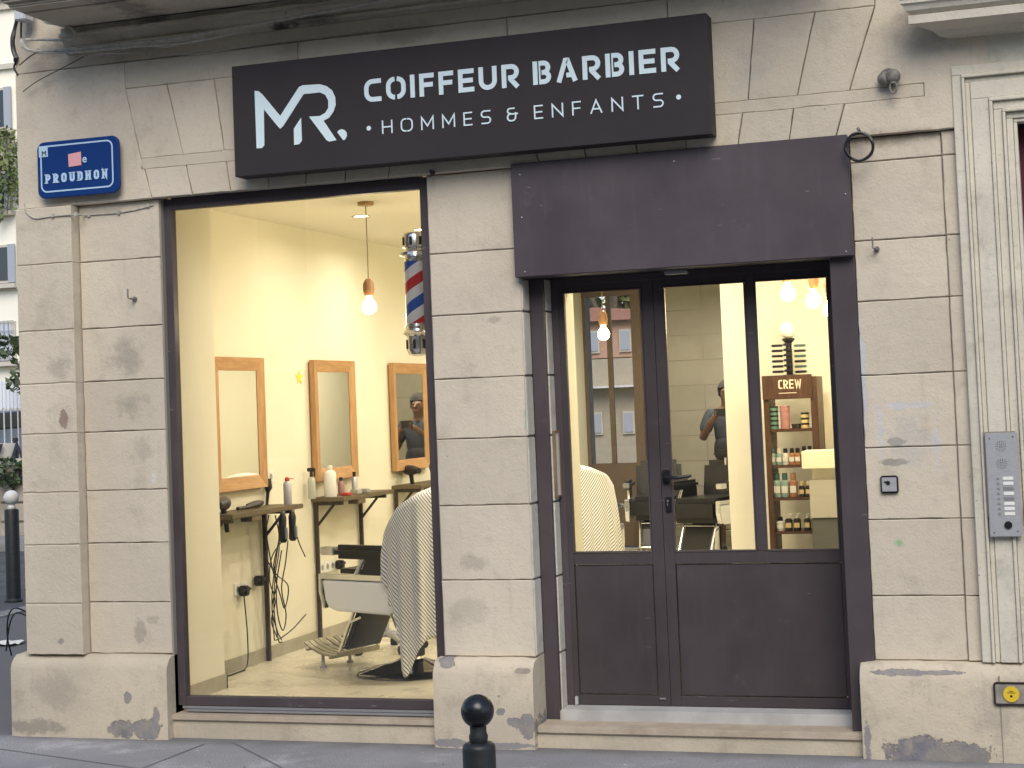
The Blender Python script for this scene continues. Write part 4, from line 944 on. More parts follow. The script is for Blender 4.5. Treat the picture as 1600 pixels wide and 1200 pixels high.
def cord(lab, pts, X, r=.0042, name='cord'):
    P = [wallp(a, b_, X) for a, b_ in pts]; P = [(a, b_, max(c_, ZF+.006)) for a, b_, c_ in P]; t = MB(); t.tube(curve_pts(P, 6), r, 6)
    tag(t.build(name, M['black'], None, loc=P[-1], smooth=True), lab, 'power cord', 'power cords below the leftmost shelf')
cord('outer power cord looping widest, down to the leg of the middle shelf', [(445, 800), (438, 830), (432, 870), (425, 930), (428, 990), (432, 1000), (455, 985), (478, 960)], XL+.10)
cord('longest power cord, hanging straight nearly to the floor', [(452, 800), (437, 810), (436, 860), (430, 900), (428, 950), (435, 1000), (441, 1003)], XL+.12)
cord('power cord with a long narrow loop ending behind the shelf leg', [(430, 805), (436, 840), (428, 890), (450, 915), (445, 950), (438, 930), (426, 890), (415, 830)], XL+.08)
cord('power cord swinging over to the middle shelf leg', [(458, 800), (462, 830), (468, 850), (477, 870)], XL+.09)
cord('thin power cord in the middle of the tangle, looping back up', [(450, 845), (446, 880), (440, 920), (447, 960), (442, 985), (434, 960), (432, 915), (440, 860)], XL+.11)
cord('power cord at the left of the tangle, next to the shelf leg', [(441, 845), (425, 870), (421, 905), (430, 940), (424, 970), (433, 996)], XL+.13)
cord('power cord running down beside the leg from the shelf', [(420, 805), (412, 860), (432, 905), (425, 950), (433, 985), (440, 1000)], XL+.11)
cord('power cord dropping from the black plug and curling on the floor', [(381, 930), (384, 960), (387, 1000), (386, 1040), (370, 1052), (352, 1060), (349, 1066), (360, 1071), (380, 1070), (383, 1066), (370, 1063), (350, 1063)], XL+.06)
def socket(px_, py_, n, lab):
    p = wallp(px_, py_, XL+.004); t = T('wall_socket', lab, 'socket', (XL, p[1], p[2]))
    for k in range(n): q = MB(); q.box(XL, XL+.009, p[1]+k*.085, p[1]+.08+k*.085, p[2]-.04, p[2]+.04, .003); q.build('face_plate', M['whiteplastic'], t)
    q = MB()
    for k in range(n): q.tube([(XL+.0085, p[1]+.04+k*.085, p[2]), (XL+.0105, p[1]+.04+k*.085, p[2])], .02, 16)
    q.build('socket_well', M['rail'], t)
    return t, p
t, p = socket(366, 922, 2, 'double white wall socket with black plugs below the leftmost shelf')
def plug(y, z, lab):
    t = T('power_plug', lab, 'plug', (XL+.03, y, z), 'black power plugs in the wall sockets'); q = MB(); q.box(XL+.01, XL+.065, y-.028, y+.028, z-.035, z+.03, .008); q.build('body', M['black'], t)
    q = MB(); q.tube([(XL+.05, y-.05, z+.005), (XL+.05, y+.05, z+.005)], .012, 8); q.build('cable_grip', M['black'], t)
plug(p[1]+.07, p[2]-.01, 'nearer black plug adaptor in the double socket'); plug(p[1]+.28, p[2]+.03, 'black plug adaptor pressed beside the shelf leg')
t, p = socket(491, 890, 4, 'row of white wall sockets behind the barber chair'); plug(p[1]+.36, p[2]+.0, 'small black plug in the socket row behind the barber chair')
socket(418, 745, 1, 'single white wall switch between the two left mirrors')
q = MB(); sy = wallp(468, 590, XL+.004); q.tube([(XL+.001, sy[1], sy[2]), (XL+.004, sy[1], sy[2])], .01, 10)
STAR = mat('yellow_reflection', (.95, .66, .08), .5); q = MB(); vs = []  # yellow star shape paints a light reflection on the wall
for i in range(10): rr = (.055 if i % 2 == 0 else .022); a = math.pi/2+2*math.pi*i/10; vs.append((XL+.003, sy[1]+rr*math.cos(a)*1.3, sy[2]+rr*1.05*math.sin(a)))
q.add([(XL+.004, sy[1], sy[2])]+vs, [(0, i+1, (i+1) % 10+1) for i in range(10)]); tag(q.build('wall_reflection', STAR, None, loc=(XL, sy[1], sy[2])), 'small yellow star shape painting a light reflection on the cream wall between the mirrors', 'sticker')

# ------------------------------------------------------------------ barber pole
b = NB('barber_stripes'); sx = b.sep(); at = b.n('Math'); at.operation = 'ARCTAN2'
b.lk(sx[1], at.inputs[0]); b.lk(sx[0], at.inputs[1])
u = b.math('FRACT', b.math('SUBTRACT', b.math('MULTIPLY', sx[2], 4.0), b.math('DIVIDE', at.outputs[0], 2*math.pi)))
cr_ = b.n('ValToRGB'); cr_.color_ramp.interpolation = 'CONSTANT'; e = cr_.color_ramp.elements
e[0].position = 0; e[0].color = (.75, .75, .76, 1); e[1].position = .25; e[1].color = (.03, .10, .42, 1)
for ps, cl in ((.5, (.75, .75, .76, 1)), (.75, (.55, .035, .04, 1))): x = e.new(ps); x.color = cl
b.lk(u, cr_.inputs[0]); b.lk(cr_.outputs[0], b.p.inputs['Base Color']); b.p.inputs['Roughness'].default_value = .12
PX_, PY_ = -3.43, .40
pz0, pz1 = 2.045, 2.735
t = T('barber_pole', 'striped red white and blue barber pole with chrome ends mounted beside the shop window', 'barber pole', (PX_, PY_, pz0))
q = MB(); q.lathe((PX_, PY_, 0), [(.066, pz0+.175), (.066, pz1-.16)], 32); q.build('striped_cylinder', b.m, t, smooth=True)
q = MB(); q.lathe((PX_, PY_, 0), [(.03, pz1), (.064, pz1-.006), (.070, pz1-.02), (.070, pz1-.085), (.060, pz1-.092), (.066, pz1-.105), (.090, pz1-.115), (.092, pz1-.13), (.062, pz1-.14), (.07, pz1-.152), (.068, pz1-.165)], 32); q.build('top_cap', M['chrome'], t, smooth=True)
q = MB(); q.lathe((PX_, PY_, 0), [(.068, pz0+.18), (.074, pz0+.165), (.068, pz0+.15), (.092, pz0+.13), (.07, pz0+.11), (.070, pz0+.10), (.070, pz0+.035), (.058, pz0+.01), (.02, pz0)], 32); q.build('bottom_cap', M['chrome'], t, smooth=True)
q = MB(); q.box(PX_+.085, -3.21, PY_-.05, PY_+.05, pz0+.03, pz1-.02, .02); q.box(PX_+.04, PX_+.10, PY_-.02, PY_+.02, pz1-.14, pz1-.11); q.box(PX_+.04, PX_+.10, PY_-.02, PY_+.02, pz0+.12, pz0+.15); q.build('wall_bracket', M['chrome'], t)
q = MB()
for k in range(8):
    a = 2*math.pi*k/8; cx, cy = PX_+.0672*math.cos(a), PY_+.0672*math.sin(a); q.tube([(cx, cy, pz1-.075), (cx, cy, pz1-.03)], .009, 8); q.tube([(cx, cy, pz0+.04), (cx, cy, pz0+.09)], .009, 8)
q.build('cap_openings', M['black'], t)

# ------------------------------------------------------------------ barber chair (faces -x), cape, stool
LEA = mat('black_leather', (.015, .014, .014), .35, bump=.15, bscale=200); WSH = mat('white_enamel', (.86, .87, .88), .2)
def chair_mesh(lab):
    x, y, z = 0, 0, 0
    t = T('barber_chair', lab, 'barber chair', (0, 0, 0), 'barber chairs')
    q = MB(); q.lathe((x+.0, y, z), [(0, 0), (.335, 0), (.345, .008), (.335, .018), (.25, .035), (.13, .062), (.085, .08), (.07, .085)], 48); q.build('base', mat('gloss_black', (.012, .012, .013), .08, coat=1), t, smooth=True)
    q = MB(); q.lathe((x, y, z), [(.075, .075), (.07, .10), (.045, .12), (.045, .36)], 24); q.build('column', M['chrome'], t, smooth=True)
    q = MB(); q.box(x+.05, x+.075, -.04, .04, .10, .36, .004); q.box(-.2, .2, -.14, .14, .355, .40, .01); q.build('lift_plate', M['black'], t)
    q = MB(); q.tube([(.03, -.1, .30), (.12, -.26, .31), (.18, -.36, .40)], .009, 8); q.build('lever', M['chrome'], t, smooth=True)
    q = MB(); q.box(-.43, .28, -.255, .255, .40, .635, .05); q.build('seat', LEA, t, smooth=True)
    for s_ in (-1, 1):
        ya, yb = sorted((s_*.262, s_*.300))
        q = MB(); q.prism([(-.45, .575), (-.43, .45), (-.40, .405), (-.34, .385), (.30, .375), (.32, .40), (.32, .575)], ya, yb); q.build('side_panel', WSH, t, bevel=.018)
        q = MB(); q.prism([(-.46, .615), (-.455, .578), (.32, .578), (.32, .612)], ya-.002, yb+.002); q.prism([(-.475, .61), (-.478, .50), (-.445, .40), (-.43, .40), (-.456, .50), (-.455, .61)], ya-.001, yb+.001); q.build('trim', M['chrome'], t, bevel=.004)
        yc = s_*.285; q = MB(); q.box(-.33, .20, yc-.045, yc+.045, .705, .79, .03); q.build('arm_pad', LEA, t, smooth=True)
        q = MB(); q.box(-.44, -.33, yc-.032, yc+.032, .725, .775, .006); q.build('arm_tip', M['chrome'], t)
        q = MB(); q.tube([(-.10, yc, .71), (-.18, yc, .60)], .013, 8); q.build('arm_strut', M['chrome'], t)
        q = MB(); q.prism([(-.13, .60), (.20, .60), (.20, .72), (-.07, .72)], yc-.01, yc+.01); q.build('arm_panel', LEA, t)
    q = MB(); q.box(.20, .31, -.235, .235, .56, .97, .05); q.v = [(a+(c_-.56)*.16, b_, c_) for a, b_, c_ in q.v]; q.build('backrest', LEA, t, smooth=True)
    q = MB(); q.box(.26, .34, -.12, .12, .99, 1.07, .03); hd_ = q.build('headrest', LEA, t, smooth=True)
    q = MB(); q.tube([(.31, 0, .92), (.305, 0, 1.02)], .012, 8); q.build('headrest_post', M['chrome'], hd_)
    # leg rest and foot plate
    q = MB(); q.prism([(-.30, .385), (-.43, .14), (-.40, .125), (-.26, .375)], -.155, .155); q.build('leg_pad', LEA, t, bevel=.012)
    q = MB()
    for s_ in (-1, 1): q.tube([(-.30, s_*.17, .39), (-.445, s_*.17, .115)], .011, 8)
    q.tube([(-.35, -.17, .30), (-.25, -.17, .34)], .008, 8); q.tube([(-.43, -.17, .14), (-.43, .17, .14)], .009, 8); q.tube([(-.31, -.17, .37), (-.31, .17, .37)], .009, 8); q.build('leg_frame', M['chrome'], t, smooth=True)
    q = MB()
    prof = [(-.44, .10), (-.52, .095), (-.62, .105), (-.72, .135), (-.78, .165)]
    for k in range(7):
        yc = -.165+k*.055; sc = 1-.12*abs(k-3)/3
        for i in range(4):
            (xa_, za_), (xb_, zb_) = prof[i], prof[i+1]; xa_ = -.44+(xa_+.44)*sc; xb_ = -.44+(xb_+.44)*sc
            q.add([(xa_, yc-.018, za_), (xb_, yc-.018, zb_), (xb_, yc+.018, zb_), (xa_, yc+.018, za_), (xa_, yc-.018, za_-.012), (xb_, yc-.018, zb_-.012), (xb_, yc+.018, zb_-.012), (xa_, yc+.018, za_-.012)],
                  [(0, 3, 2, 1), (4, 5, 6, 7), (0, 1, 5, 4), (2, 3, 7, 6), (0, 4, 7, 3), (1, 2, 6, 5)])
    for i in (1, 3): q.box(prof[i][0]-.01, prof[i][0]+.01, -.18, .18, prof[i][1]-.025, prof[i][1]-.013)
    q.box(-.46, -.435, -.185, .185, .085, .115, .004); q.build('foot_plate', mat('worn_steel', (.45, .42, .33), .35, .7, vary=.3, vscale=20), t)
    for s_ in (-1, 1):
        q = MB(); q.tube([(-.64, s_*.12, .10), (-.64, s_*.12, .01)], .011, 8); q.lathe((-.64, s_*.12, 0), [(0, 0), (.022, 0), (.022, .012), (.01, .016)], 12); q.build('foot_stud', M['steel'], t)
    return t
proto = chair_mesh('white sided barber chair with a slatted footplate under a striped cape inside the shop window')
CH = (-3.90, 1.28, ZF); CR = R(-20)
proto.location = CH; proto.rotation_euler = (0, 0, CR)
copy_thing(proto, (-3.80, 2.78, ZF), R(-10), 'second barber chair, behind the stone pier between window and door')
copy_thing(proto, (-3.72, 4.32, ZF), R(-84), 'barber chair under the cape behind the narrow left door pane')
copy_thing(proto, (-3.38, 7.9, ZF), R(75), 'dark barber chair added behind the door handle for a reflected one')  # this chair and the next are added for chairs reflected in the door glass
copy_thing(proto, (-4.05, 8.4, ZF), R(100), 'rearmost barber chair, added for a reflected one beside the brown door')
b = NB('striped_cape'); uv = b.n('UVMap'); sp_ = b.n('SeparateXYZ'); b.lk(uv.outputs[0], sp_.inputs[0])
f_ = b.math('FRACT', b.math('MULTIPLY', b.math('ADD', sp_.outputs[0], b.math('MULTIPLY', sp_.outputs[1], 1.0)), 1/.026))
k_ = b.ramp(f_, .66, .73); b.lk(b.mix(k_, (.84, .83, .79), (.05, .065, .10)), b.p.inputs['Base Color']); b.p.inputs['Roughness'].default_value = .7; b.p.inputs['Sheen Weight'].default_value = .2
M['cape'] = b.m
def cape_mesh(name, top, length, fold, seed, flare=.06, ny=26, sub=10):
    """cloth hanging from the rim points `top` (x,y,z); length per point; returns mesh with arc-length uv"""
    rnd = random.Random(seed); rim = curve_pts(top, sub); LN = []
    for i in range(len(length)-1):
        for k in range(sub): tt = k/sub; tt = tt*tt*(3-2*tt); LN.append(length[i]*(1-tt)+length[i+1]*tt)
    LN.append(length[-1]); n = len(rim); cx = sum(p.x for p in rim)/n; cy = sum(p.y for p in rim)/n
    s_ = [0]
    for i in range(1, n): s_.append(s_[-1]+(Vector((rim[i].x, rim[i].y))-Vector((rim[i-1].x, rim[i-1].y))).length+.006)
    vs, uvs = [], []; C0 = Vector((.30, 0, 1.125))
    for kk in (1.0, .66, .33):
        for i, p in enumerate(rim):
            q_ = p.lerp(C0, kk*.97); vs.append((q_.x, q_.y, q_.z+.02*math.sin(kk*3.14))); uvs.append((s_[i], p.z+kk*.2))
    for j in range(ny+1):
        tt = j/ny
        for i, p in enumerate(rim):
            a, c_ = rim[max(i-1, 0)], rim[min(i+1, n-1)]; tg = (c_-a); tg.z = 0; tg.normalize(); nn = Vector((tg.y, -tg.x, 0))
            if nn.dot(Vector((p.x-cx, p.y-cy, 0))) < 0: nn = -nn
            d_ = LN[i]*tt; w = min(1, tt*2.2)
            off = flare*math.sin(min(1, tt*1.3)*math.pi/2)+fold*w*math.sin(s_[i]*46+seed+1.2*tt)+fold*.5*w*math.sin(s_[i]*83+seed*2)
            q_ = p+nn*off; vs.append((q_.x, q_.y, p.z-d_)); uvs.append((s_[i], -d_+p.z))
    fs = [(j*n+i, j*n+i+1, (j+1)*n+i+1, (j+1)*n+i) for j in range(ny+3) for i in range(n-1)]
    me = bpy.data.meshes.new(name); me.from_pydata(vs, [], fs); ul = me.uv_layers.new(name='UVMap')
    for lp in me.loops: ul.data[lp.index].uv = uvs[lp.vertex_index]
    for p in me.polygons: p.use_smooth = True
    me.materials.append(M['cape']); o = bpy.data.objects.new(name, me); COL.objects.link(o)
    so_ = o.modifiers.new('thick', 'SOLIDIFY'); so_.thickness = .003; return o
o = cape_mesh('barber_cape', [(.15, -.25, .80), (.12, -.335, .80), (.13, -.35, .86), (.19, -.355, .95), (.27, -.345, 1.04), (.37, -.27, 1.09), (.45, -.05, 1.11), (.42, .18, 1.10), (.28, .33, 1.05)],
              [.08, .18, .28, .50, 1.0, .84, .78, .70, .5], .012, 3, .015)
# gathered top over the backrest
o.location = CH; o.rotation_euler = (0, 0, CR); tag(o, 'striped white and navy cape draped over the barber chair in the window', 'cape', 'striped barber capes')
me = cape_mesh('barber_cape', [(-.20, -.22, .93), (-.17, -.12, 1.0), (-.12, 0, 1.02), (-.17, .12, 1.0), (-.2, .22, .93)], [.1, .2, .2, .2, .1], .004, 1) if False else None
o2 = cape_mesh('barber_cape', [(.10, .32, .95), (.30, .29, 1.05), (.40, .16, 1.09), (.43, 0, 1.10), (.40, -.16, 1.09), (.30, -.29, 1.05), (.10, -.32, .95)], [.72, .85, .92, .95, .92, .85, .72], .010, 9, .06)
o2.location = (-3.72, 4.32, ZF); o2.rotation_euler = (0, 0, R(-84)); tag(o2, 'striped cape hanging on the chair behind the left door pane', 'cape', 'striped barber capes')
x, y = -4.42, 2.12; t = T('rolling_stool', 'low rolling stool with a chrome star base behind the barber chair', 'stool', (x, y, ZF))
q = MB(); q.lathe((x, y, ZF), [(.03, .09), (.028, .12), (.022, .14), (.022, .46)], 16); q.build('column', M['steel'], t, smooth=True)
q = MB(); q.lathe((x, y, ZF), [(.0, .46), (.16, .46), (.175, .48), (.17, .53), (.1, .545), (0, .545)], 28); q.build('seat', LEA, t, smooth=True)
for k in range(5):
    a = 2*math.pi*k/5+.5; ex, ey = x+.25*math.cos(a), y+.25*math.sin(a); q = MB(); q.tube([(x, y, ZF+.11), ((x+ex)/2, (y+ey)/2, ZF+.105), (ex, ey, ZF+.07)], [.022, .018, .013], 8); lg = q.build('leg', M['steel'], t, smooth=True)
    q = MB(); q.tube([(ex-.022*math.sin(a), ey+.022*math.cos(a), ZF+.028), (ex+.022*math.sin(a), ey-.022*math.cos(a), ZF+.028)], .028, 14); q.build('castor', M['black'], lg)

# ------------------------------------------------------------------ product rack, desk
RX0, RX1, RY0, RY1 = -1.915, -1.565, 2.58, 2.86
t = T('product_rack', 'narrow dark wooden product rack with lettered header behind the right door pane', 'display rack', ((RX0+RX1)/2, RY1, ZF))
q = MB(); q.box(RX0, RX1-.03, RY0, RY0+.02, 1.72, 1.875, .002); hb = q.build('header', M['walnut'], t)
for a, c_ in ((RX0, RX0+.035), (RX1-.045, RX1)): q = MB(); q.box(a, c_, RY0+.021, RY1, ZF, 1.86 if a > RX0 else 1.72, .002); q.build('side_post', M['walnut'], t)
for z_ in (1.527, 1.295, 1.085, .868, .55, .25): q = MB(); q.box(RX0+.036, RX1-.046, RY0+.03, RY1, z_-.018, z_, .002); q.build('shelf_board', M['walnut'], t)
q = MB(); xa = wp(1216, 600, RY0)[0]; lettering(q, 'CREW', xa, 1.787, .058, .15, .5, .13, RY0-.002, {'W': .72, 'C': .45}); q.box(xa, xa+.115, RY0-.002, RY0+.001, 1.757, 1.761); q.build('header_lettering', mat('cream_print', (.70, .62, .48), .6), hb)
def tin(x, y, z, r, h, m, lab, g, capm=None, name='pomade_tin'):
    q = MB(); q.lathe((x, y, z), [(0, 0), (r, 0), (r, h*.62)], 18); t = T(name, lab, 'tin', (x, y, z), g); q.build('tub', m, t, smooth=True)
    q = MB(); q.lathe((x, y, z), [(r, h*.62), (r*1.04, h*.64), (r*1.04, h*.97), (r*.98, h), (0, h)], 18); q.build('lid', capm or M['black'], t, smooth=True)
GRN = mat('green_tub', (.10, .22, .17), .4); PNK = mat('pink_tub', (.40, .19, .18), .4); GLD = mat('gold_label', (.55, .42, .20), .4); ORG = mat('orange_bottle', (.34, .16, .08), .3); MNT = mat('mint_bottle', (.24, .33, .29), .3); BLK = mat('black_bottle', (.03, .025, .022), .3); WHB = mat('white_bottle_plastic', (.60, .58, .52), .35); DKG = mat('bottle_dark_green', (.05, .12, .10), .4)
by = RY0+.075
def rx(px_): return wp(px_, 700, by)[0]
for k in range(5): tin(rx(1211), by, 1.528+k*.030, .031, .0295, GRN, 'green pomade tin in the left hand stack on the top shelf', 'green pomade tins')
for k in range(5): tin(rx(1229), by, 1.528+k*.030, .031, .0295, PNK, 'pink pomade tin in the stack right of the green ones', 'pink pomade tins', PNK)
tin(rx(1246), by, 1.528, .030, .03, BLK, 'single low black tin on the top rack shelf', 'dark tins')
for k in range(3): tin(rx(1260), by, 1.528+k*.034, .026, .0335, GLD, 'gold and black tin in the right hand stack on the top shelf', 'gold tins')
def bottle(x, y, z, r, h, m, cm, lab, g, pump=False, band=None):
    t = T('product_bottle', lab, 'bottle', (x, y, z), g)
    hb_ = h*.72
    q = MB(); q.lathe((x, y, z), [(0, 0), (r*.95, 0), (r, .006), (r, hb_*.88), (r*.55, hb_), (r*.4, hb_)], 16); q.build('body', m, t, smooth=True)
    if pump:
        q = MB(); q.lathe((x, y, z), [(r*.42, hb_), (r*.45, hb_+h*.08), (r*.15, hb_+h*.10), (r*.15, h*.95)], 12); q.box(x-r*.2, x+r*.9, y-r*.25, y+r*.25, z+h*.93, z+h, .002); q.build('pump', cm, t)
    else: q = MB(); q.lathe((x, y, z), [(r*.62, hb_), (r*.65, hb_+.002), (r*.62, h), (0, h)], 14); q.build('cap', cm, t, smooth=True)
    q = MB(); q.box(x-r*.72, x+r*.72, y-r*1.02, y-r*.7, z+hb_*.25, z+hb_*.65, .001); q.build('label', band or WHB, t)
rows = [(1.296, [(1207, .022, .105, MNT, DKG, 0), (1217, .022, .105, MNT, WHB, 0), (1227, .022, .105, WHB, M['black'], 0), (1237, .022, .105, ORG, M['black'], 0), (1246, .022, .105, ORG, M['black'], 0), (1256, .020, .115, BLK, M['black'], 0), (1265, .020, .115, BLK, M['black'], 0)]),
        (1.086, [(1212, .027, .155, MNT, DKG, 0), (1224, .027, .155, MNT, DKG, 0), (1237, .027, .155, ORG, ORG, 0), (1250, .020, .10, BLK, GLD, 0), (1260, .020, .10, BLK, GLD, 0), (1269, .020, .10, BLK, GLD, 0)]),
        (.869, [(1214, .026, .09, WHB, M['black'], 0), (1227, .025, .11, BLK, WHB, 1), (1240, .025, .11, BLK, WHB, 1), (1256, .022, .11, BLK, WHB, 1), (1268, .022, .11, BLK, WHB, 1)])]
nmc = {id(MNT): 'mint green', id(WHB): 'white', id(ORG): 'orange brown', id(BLK): 'black'}; lvl = ['second', 'third', 'fourth']
for ri, (z_, L) in enumerate(rows):
    for (px_, r, h, m, cm, pump) in L:
        big = 'tall' if h > .14 else 'small'; lb = f"{big} {nmc[id(m)]} {'pump bottle' if pump else 'bottle'} on the {lvl[ri]} shelf of the product rack"
        if pump and cm is WHB: lb = f"black bottle with a white pump head on the {lvl[ri]} shelf of the product rack"
        bottle(rx(px_), by, z_, r, h, m, cm, lb, f"{nmc[id(m)]} bottles on the {lvl[ri]} rack shelf", pump, GLD if m is BLK else None)
# globe display on top
gx, gy = wp(1231, 515, 2.7)[0], 2.7; z_ = 1.862
t = T('globe_display', 'white globe on a dark stand with tiers of black tubes above the product rack', 'display stand', (gx, gy, z_))
zt = 2.17
q = MB(); q.sphere((gx, gy, zt), .056, 24, 14); q.build('globe', mat('white_globe', (.82, .80, .70), .25), t, smooth=True)
q = MB(); q.lathe((gx, gy, z_), [(0, 0), (.07, 0), (.07, .012), (.022, .018), (.02, .22), (.04, .24), (.042, .252), (.02, .256)], 20); q.build('stand', M['black'], t, smooth=True)
for k in range(6):
    zz = z_+.03+k*.034
    for s_ in (-1, 1):
        q = MB(); q.box(gx+s_*.035, gx+s_*.115, gy-.03-.01*s_, gy+.01, zz-(.006 if s_ > 0 else 0), zz+.016-(.006 if s_ > 0 else 0), .006); q.build('tube', DKG if (k % 2 and s_ > 0) else M['black'], t)
    q = MB(); q.box(gx-.03, gx+.03, gy-.06, gy-.035, zz+.004, zz+.02, .005); q.build('tube', M['black'], t)
# reception desk
dx0, dx1 = -1.60, -.94
t = T('reception_desk', 'pale reception desk with a grey lower panel behind the right door pane', 'desk', (-1.27, 2.3, ZF))
q = MB(); q.box(-1.585, -.95, 2.2, 2.24, .98, 1.215, .003); q.build('grey_panel', mat('grey_laminate', (.42, .40, .33), .5), t)
q = MB(); q.box(-1.62, -.94, 2.17, 2.42, 1.285, 1.395, .004); q.build('upper_ledge', mat('cream_laminate', (.80, .75, .55), .5), t)
q = MB(); q.box(-1.58, -.95, 2.21, 2.5, ZF, .978, .004); q.build('body', mat('dark_laminate', (.10, .10, .085), .5), t)
q = MB(); q.box(-1.57, -.96, 2.245, 2.4, .98, 1.284); q.build('riser', M['wall'], t)
q = MB(); q.box(-1.79, -1.70, 2.50, 2.56, ZF, .60); 
tag(MB().box(-1.82, -1.66, 2.36, 2.54, .66, .745, .01).build('cardboard_box', mat('kraft_card', (.50, .42, .27), .8), None, loc=(-1.74, 2.45, .6)), 'small pale box on a low table in front of the product rack', 'box')
t = T('side_table', 'small low white table between the rack and the reception desk', 'side table', (-1.74, 2.45, ZF))
q = MB(); q.box(-1.86, -1.61, 2.33, 2.56, .63, .658, .004); q.build('table_top', M['whiteplastic'], t)
for a in (-1.84, -1.63):
    for c_ in (2.35, 2.54): q = MB(); q.box(a-.01, a+.01, c_-.01, c_+.01, ZF, .63); q.build('leg', M['rail'], t)
# ------------------------------------------------------------------ leaves
LEAF = mat('leaf_green', (.085, .125, .035), .6, col2=(.16, .19, .06), vscale=3)
LEAFD = mat('leaf_dark', (.035, .06, .025), .6, col2=(.07, .10, .04), vscale=3)
BARK = mat('bark', (.14, .11, .08), .9, vary=.4, vscale=12, bump=.5)
def leaves(mb, c, rad, n, size, rnd, squash=1.0):
    for _ in range(n):
        while True:
            p = Vector((rnd.uniform(-1, 1), rnd.uniform(-1, 1), rnd.uniform(-1, 1)))
            if p.length < 1: break
        p = p.normalized()*(p.length**.5); p = Vector((p.x*rad, p.y*rad, p.z*rad*squash))+Vector(c)
        a = Vector((rnd.gauss(0, 1), rnd.gauss(0, 1), rnd.gauss(0, 1))).normalized(); b_ = a.orthogonal().normalized(); s_ = size*rnd.uniform(.6, 1.3)
        mb.add([p-a*s_, p-b_*s_*.45, p+a*s_, p+b_*s_*.45], [(0, 1, 2, 3)])
def tree(loc, H, rad, lab, n=1500, size=.12, m=None, seed=1, name='tree', group=None):
    rnd = random.Random(seed); t = T(name, lab, 'tree', loc, group); x, y, z = loc
    q = MB(); q.tube([(x, y, z-.2), (x+.05*rad, y, z+H*.35), (x, y+.05*rad, z+H*.75)], [H*.035, H*.025, H*.01], 8)
    cl = []
    for k in range(9):
        a = rnd.uniform(0, 6.28); rr = rad*rnd.uniform(.35, .75); zz = z+H*rnd.uniform(.45, .92); p = (x+rr*math.cos(a), y+rr*math.sin(a), zz); cl.append(p)
        q.tube([(x, y, z+H*.38), ((x+p[0])/2, (y+p[1])/2, zz-.15*H), p], [H*.013, H*.008, H*.003], 6)
    q.build('trunk', BARK, t, smooth=True)
    q = MB()
    for p in cl+[(x, y, z+H*.85)]: leaves(q, p, rad*rnd.uniform(.35, .55), n//10, size, rnd, .8)
    q.build('crown', m or LEAF, t); return t
# ------------------------------------------------------------------ street beyond the corner
FAR = mat('far_cream_render', (.88, .84, .72), .85, vary=.05, vscale=.5)
FTRIM = mat('far_stone_trim', (.52, .49, .42), .8); SHUT = mat('grey_shutter', (.34, .37, .42), .6); DARKGL = mat('dark_window_glass', (.04, .05, .06), .08)
BLIND = mat('roller_blind', (.56, .60, .66), .6, bump=.0)
q = MB(); q.box(-60, -11.5, 14.9, 15.5, -.13, 1.12)
t = tag(q.build('retaining_wall', None, None, loc=(-16, 15, -.1)), 'low stone retaining wall with dark graffiti on the far side of the side street', 'wall')
RW = stone_mat('rubble_stone', (.40, .36, .29), (.30, .27, .21), (.16, .14, .11), vs=2.2); t.data.materials.append(RW)
rr = random.Random(3); q = MB(); x = -24.0
while x < -12:
    w = rr.uniform(.35, .8)
    z = -.1
    for k in range(4):
        hh = (1.24)/4; q.box(x+rr.uniform(-.02, .02), x+w-.03, 14.84+rr.uniform(0, .03), 14.92, z+.01, z+hh-.02, .015); z += hh
    x += w
q.build('rubble_facing', RW, t)
q = MB(); q.box(-60, -11.45, 14.80, 15.55, 1.12, 1.22, .01); q.build('coping', FTRIM, t)
q = MB(); GZ = wp(18, 720, 14.83)[1]; GX = wp(18, 720, 14.83)[0]
for i, pts in enumerate(([(0, 0), (.1, .25), (.2, .05), (.32, .28), (.42, .02)], [(.5, .25), (.5, 0), (.66, 0), (.66, .2), (.52, .2)], [(.8, .0), (.95, .3), (1.0, 0)], [(-.4, .25), (-.2, .25), (-.3, .0), (-.1, .02)], [(-.35, -.3), (-.2, -.1), (-.05, -.32), (.1, -.08), (.2, -.3), (.4, -.12)])):
    ribbon(q, [(GX+a, GZ+c_) for a, c_ in pts], .05, 14.828-.001*i, 14.85)
q.build('graffiti', mat('graffiti_paint', (.03, .03, .045), .6), t)
q = MB(); slab_xy([(-60, 15.5), (-11, 15.5), (-11, 26), (-60, 26)], -.1, 1.05, q); structure(q.build('terrace', M['earth']))
q = MB(); slab_xy([(-60, 13.3), (-11.6, 13.3), (-11.6, 14.9), (-60, 14.9)], -.125, .0, q); structure(q.build('far_pavement', M['kerb']))
# fence with solid white top and railings below
t = T('white_fence', 'white panel fence with open railings below on the terrace across the side street', 'fence', (-19.5, 20, 1.05))
q = MB(); q.box(-45, -14, 19.96, 20.0, 2.10, 2.62); q.build('top_panel', mat('white_corrugated', (.70, .76, .84), .5), t)
q = MB()
for i in range(240): x = -34+i*.085; q.box(x, x+.02, 19.93, 19.96, 2.08, 2.64)
q.build('panel_ribs', mat('white_paint', (.78, .80, .82), .5), t)
q = MB()
for i in range(110): x = -31+i*.16; q.box(x, x+.02, 19.97, 19.99, 1.05, 2.1)
q.box(-45, -14, 19.965, 19.995, 1.2, 1.23); q.box(-45, -14, 19.965, 19.995, 2.05, 2.09); q.build('railings', BW, t)
